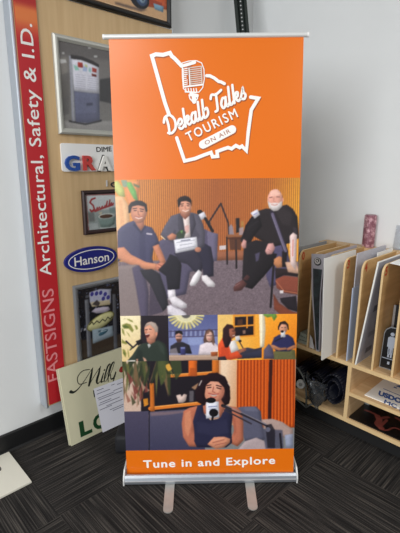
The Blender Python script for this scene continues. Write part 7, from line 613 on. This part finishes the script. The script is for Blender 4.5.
# ------------------------------------------------------------------ left floor: sign boards, paper, card
MF = Face((-2.05, .94, .001), (0, 1, 0), Vector((-.092, 0, .457)).normalized()); MH = .467; MW = .62
M_cream = mat('cream_sign_board', (206, 202, 172), .55, var=.03); M_cedge = mat('cream_edge', (196, 192, 166), .6)
t = thing('lettered_sign', (-2.05, 1.25, 0), 'cream sign board with black script and green capitals leaning on the panel', 'sign')
mb = MB(); mb.hexa([MF.at(0, 0, -.0105), MF.at(MW, 0, -.0105), MF.at(MW, MH, -.0105), MF.at(0, MH, -.0105), MF.at(0, 0), MF.at(MW, 0), MF.at(MW, MH), MF.at(0, MH)])
for pts, ws in MILL:
    sp = smooth_pts(pts, 6); k = len(sp); w2 = [np.interp(i / (k - 1) * (len(ws) - 1), range(len(ws)), ws) for i in range(k)]
    ribbon(mb, MF, sp, [float(q) for q in w2], .0008, 1)
text(mb, MF, 'L', *TXT['ell'], .088, .0008, mi=2, bold=.045); text(mb, MF, 'O', *TXT['oh'], .088, .0008, mi=2, bold=.045)
mb.build('sign_board', [M_cream, mat('black_green_ink', (26, 32, 26), .5), mat('dark_green_vinyl', (22, 66, 34), .5)], t)
mb = MB(); ca, cb = TXT['red']; flat(mb, MF, [(ca + .016 * math.cos(k * math.pi / 7) * (1 + .25 * math.sin(k)), cb + .02 * math.sin(k * math.pi / 7)) for k in range(14)], .0008); tag(mb.build('red_motif', mat('brick_red_ink', (150, 44, 40), .5), t), 'small red painted motif')
q = lambda off, a: MF.at(a[0], a[1], off)
sheet('sign_board', [MF.at(-.006, .003, -.0235), MF.at(MW - .03, .003, -.0235), MF.at(MW - .03, MH - .004, -.0235), MF.at(-.006, MH - .004, -.0235)], MF.n, .012, M_cedge, 'plain cream board tucked directly behind the lettered cream sign', 'board')
t = thing('work_order', MF.at(.3, .1, .002), 'white printed work order sheet taped to the cream sign', 'paper')
TL, TR, BR, BL = TXT['paper']; mb = MB(); n = 8; V = []
for j in range(n + 1):
    for i in range(n + 1):
        s, u = i / n, j / n; a = [(BL[k] * (1 - s) + BR[k] * s) * (1 - u) + (TL[k] * (1 - s) + TR[k] * s) * u for k in (0, 1)]
        V.append(MF.at(a[0], a[1], .003 + .010 * (1 - u) ** 2 + .004 * s * (1 - u)))
mb.add(V, [(j * (n + 1) + i, j * (n + 1) + i + 1, (j + 1) * (n + 1) + i + 1, (j + 1) * (n + 1) + i) for j in range(n) for i in range(n)]); R = random.Random(2)
def pp(s, u, off=.0008):
    a = [(BL[k] * (1 - s) + BR[k] * s) * (1 - u) + (TL[k] * (1 - s) + TR[k] * s) * u for k in (0, 1)]
    return MF.at(a[0], a[1], .003 + .010 * (1 - u) ** 2 + .004 * s * (1 - u) + off)
for u, s0, s1 in ((.93, .08, .30), (.93, .55, .66), (.90, .74, .95), (.86, .06, .5), (.80, .6, .92), (.77, .06, .62), (.73, .08, .9), (.66, .1, .5), (.62, .06, .8), (.55, .3, .9), (.52, .06, .5), (.44, .4, .92), (.40, .5, .9)):
    k = 6
    for i in range(k):
        a = s0 + (s1 - s0) * i / k; b = s0 + (s1 - s0) * (i + 1) / k
        mb.add([pp(a, u), pp(b, u), pp(b, u + .014), pp(a, u + .014)], [(0, 1, 2, 3)], 1)
mb.build('paper_sheet', [mat('copy_paper', (226, 226, 236), .7, var=.02), mat('grey_toner', (120, 122, 140), .7)], t)
t = thing('floor_sign', (-2.08, .58, 0), 'cream sign blank lying flat on the carpet against the left wall', 'sign')
MB().box((-2.238, .05, .001), (-1.922, .653, .012)).build('sign_board', mat('cream_blank', (222, 218, 204), .55, var=.03), t, bevel=.0015)
FC = Face((0, 0, .0124), (0, 1, 0), (-1, 0, 0)); mb = MB(); flat(mb, FC, [(.562 + .012 * math.cos(k * math.pi / 8), 2.135 + .026 * math.sin(k * math.pi / 8)) for k in range(16)], 0); mb.build('dark_mark', mat('grey_brown_ink', (84, 78, 72), .6), t)
# carry bag behind the banner
def wbox(x0, x1, y0, y1, z0, z1): return [W2(x, y, z) for z in (z0, z1) for x, y in ((x0, y0), (x1, y0), (x1, y1), (x0, y1))]
t = thing('carry_bag', tuple(W2(-.2, 2.13, 0)), 'black fabric carry bag on the carpet behind the banner base', 'bag')
MB().hexa(wbox(-.478, .25, 2.06, 2.19, .001, .115)).build('bag_body', mat('black_nylon', (17, 18, 24), .7, bump=.6, bscale=60), t, bevel=.022, smooth=True)
MB().tube([W2(-.30, 2.09, .113), W2(-.26, 2.08, .15), W2(-.12, 2.08, .165), W2(.02, 2.08, .15), W2(.06, 2.09, .113)], .009, 8).build('handle', M_black, t, smooth=True)
bpy.context.view_layer.update()
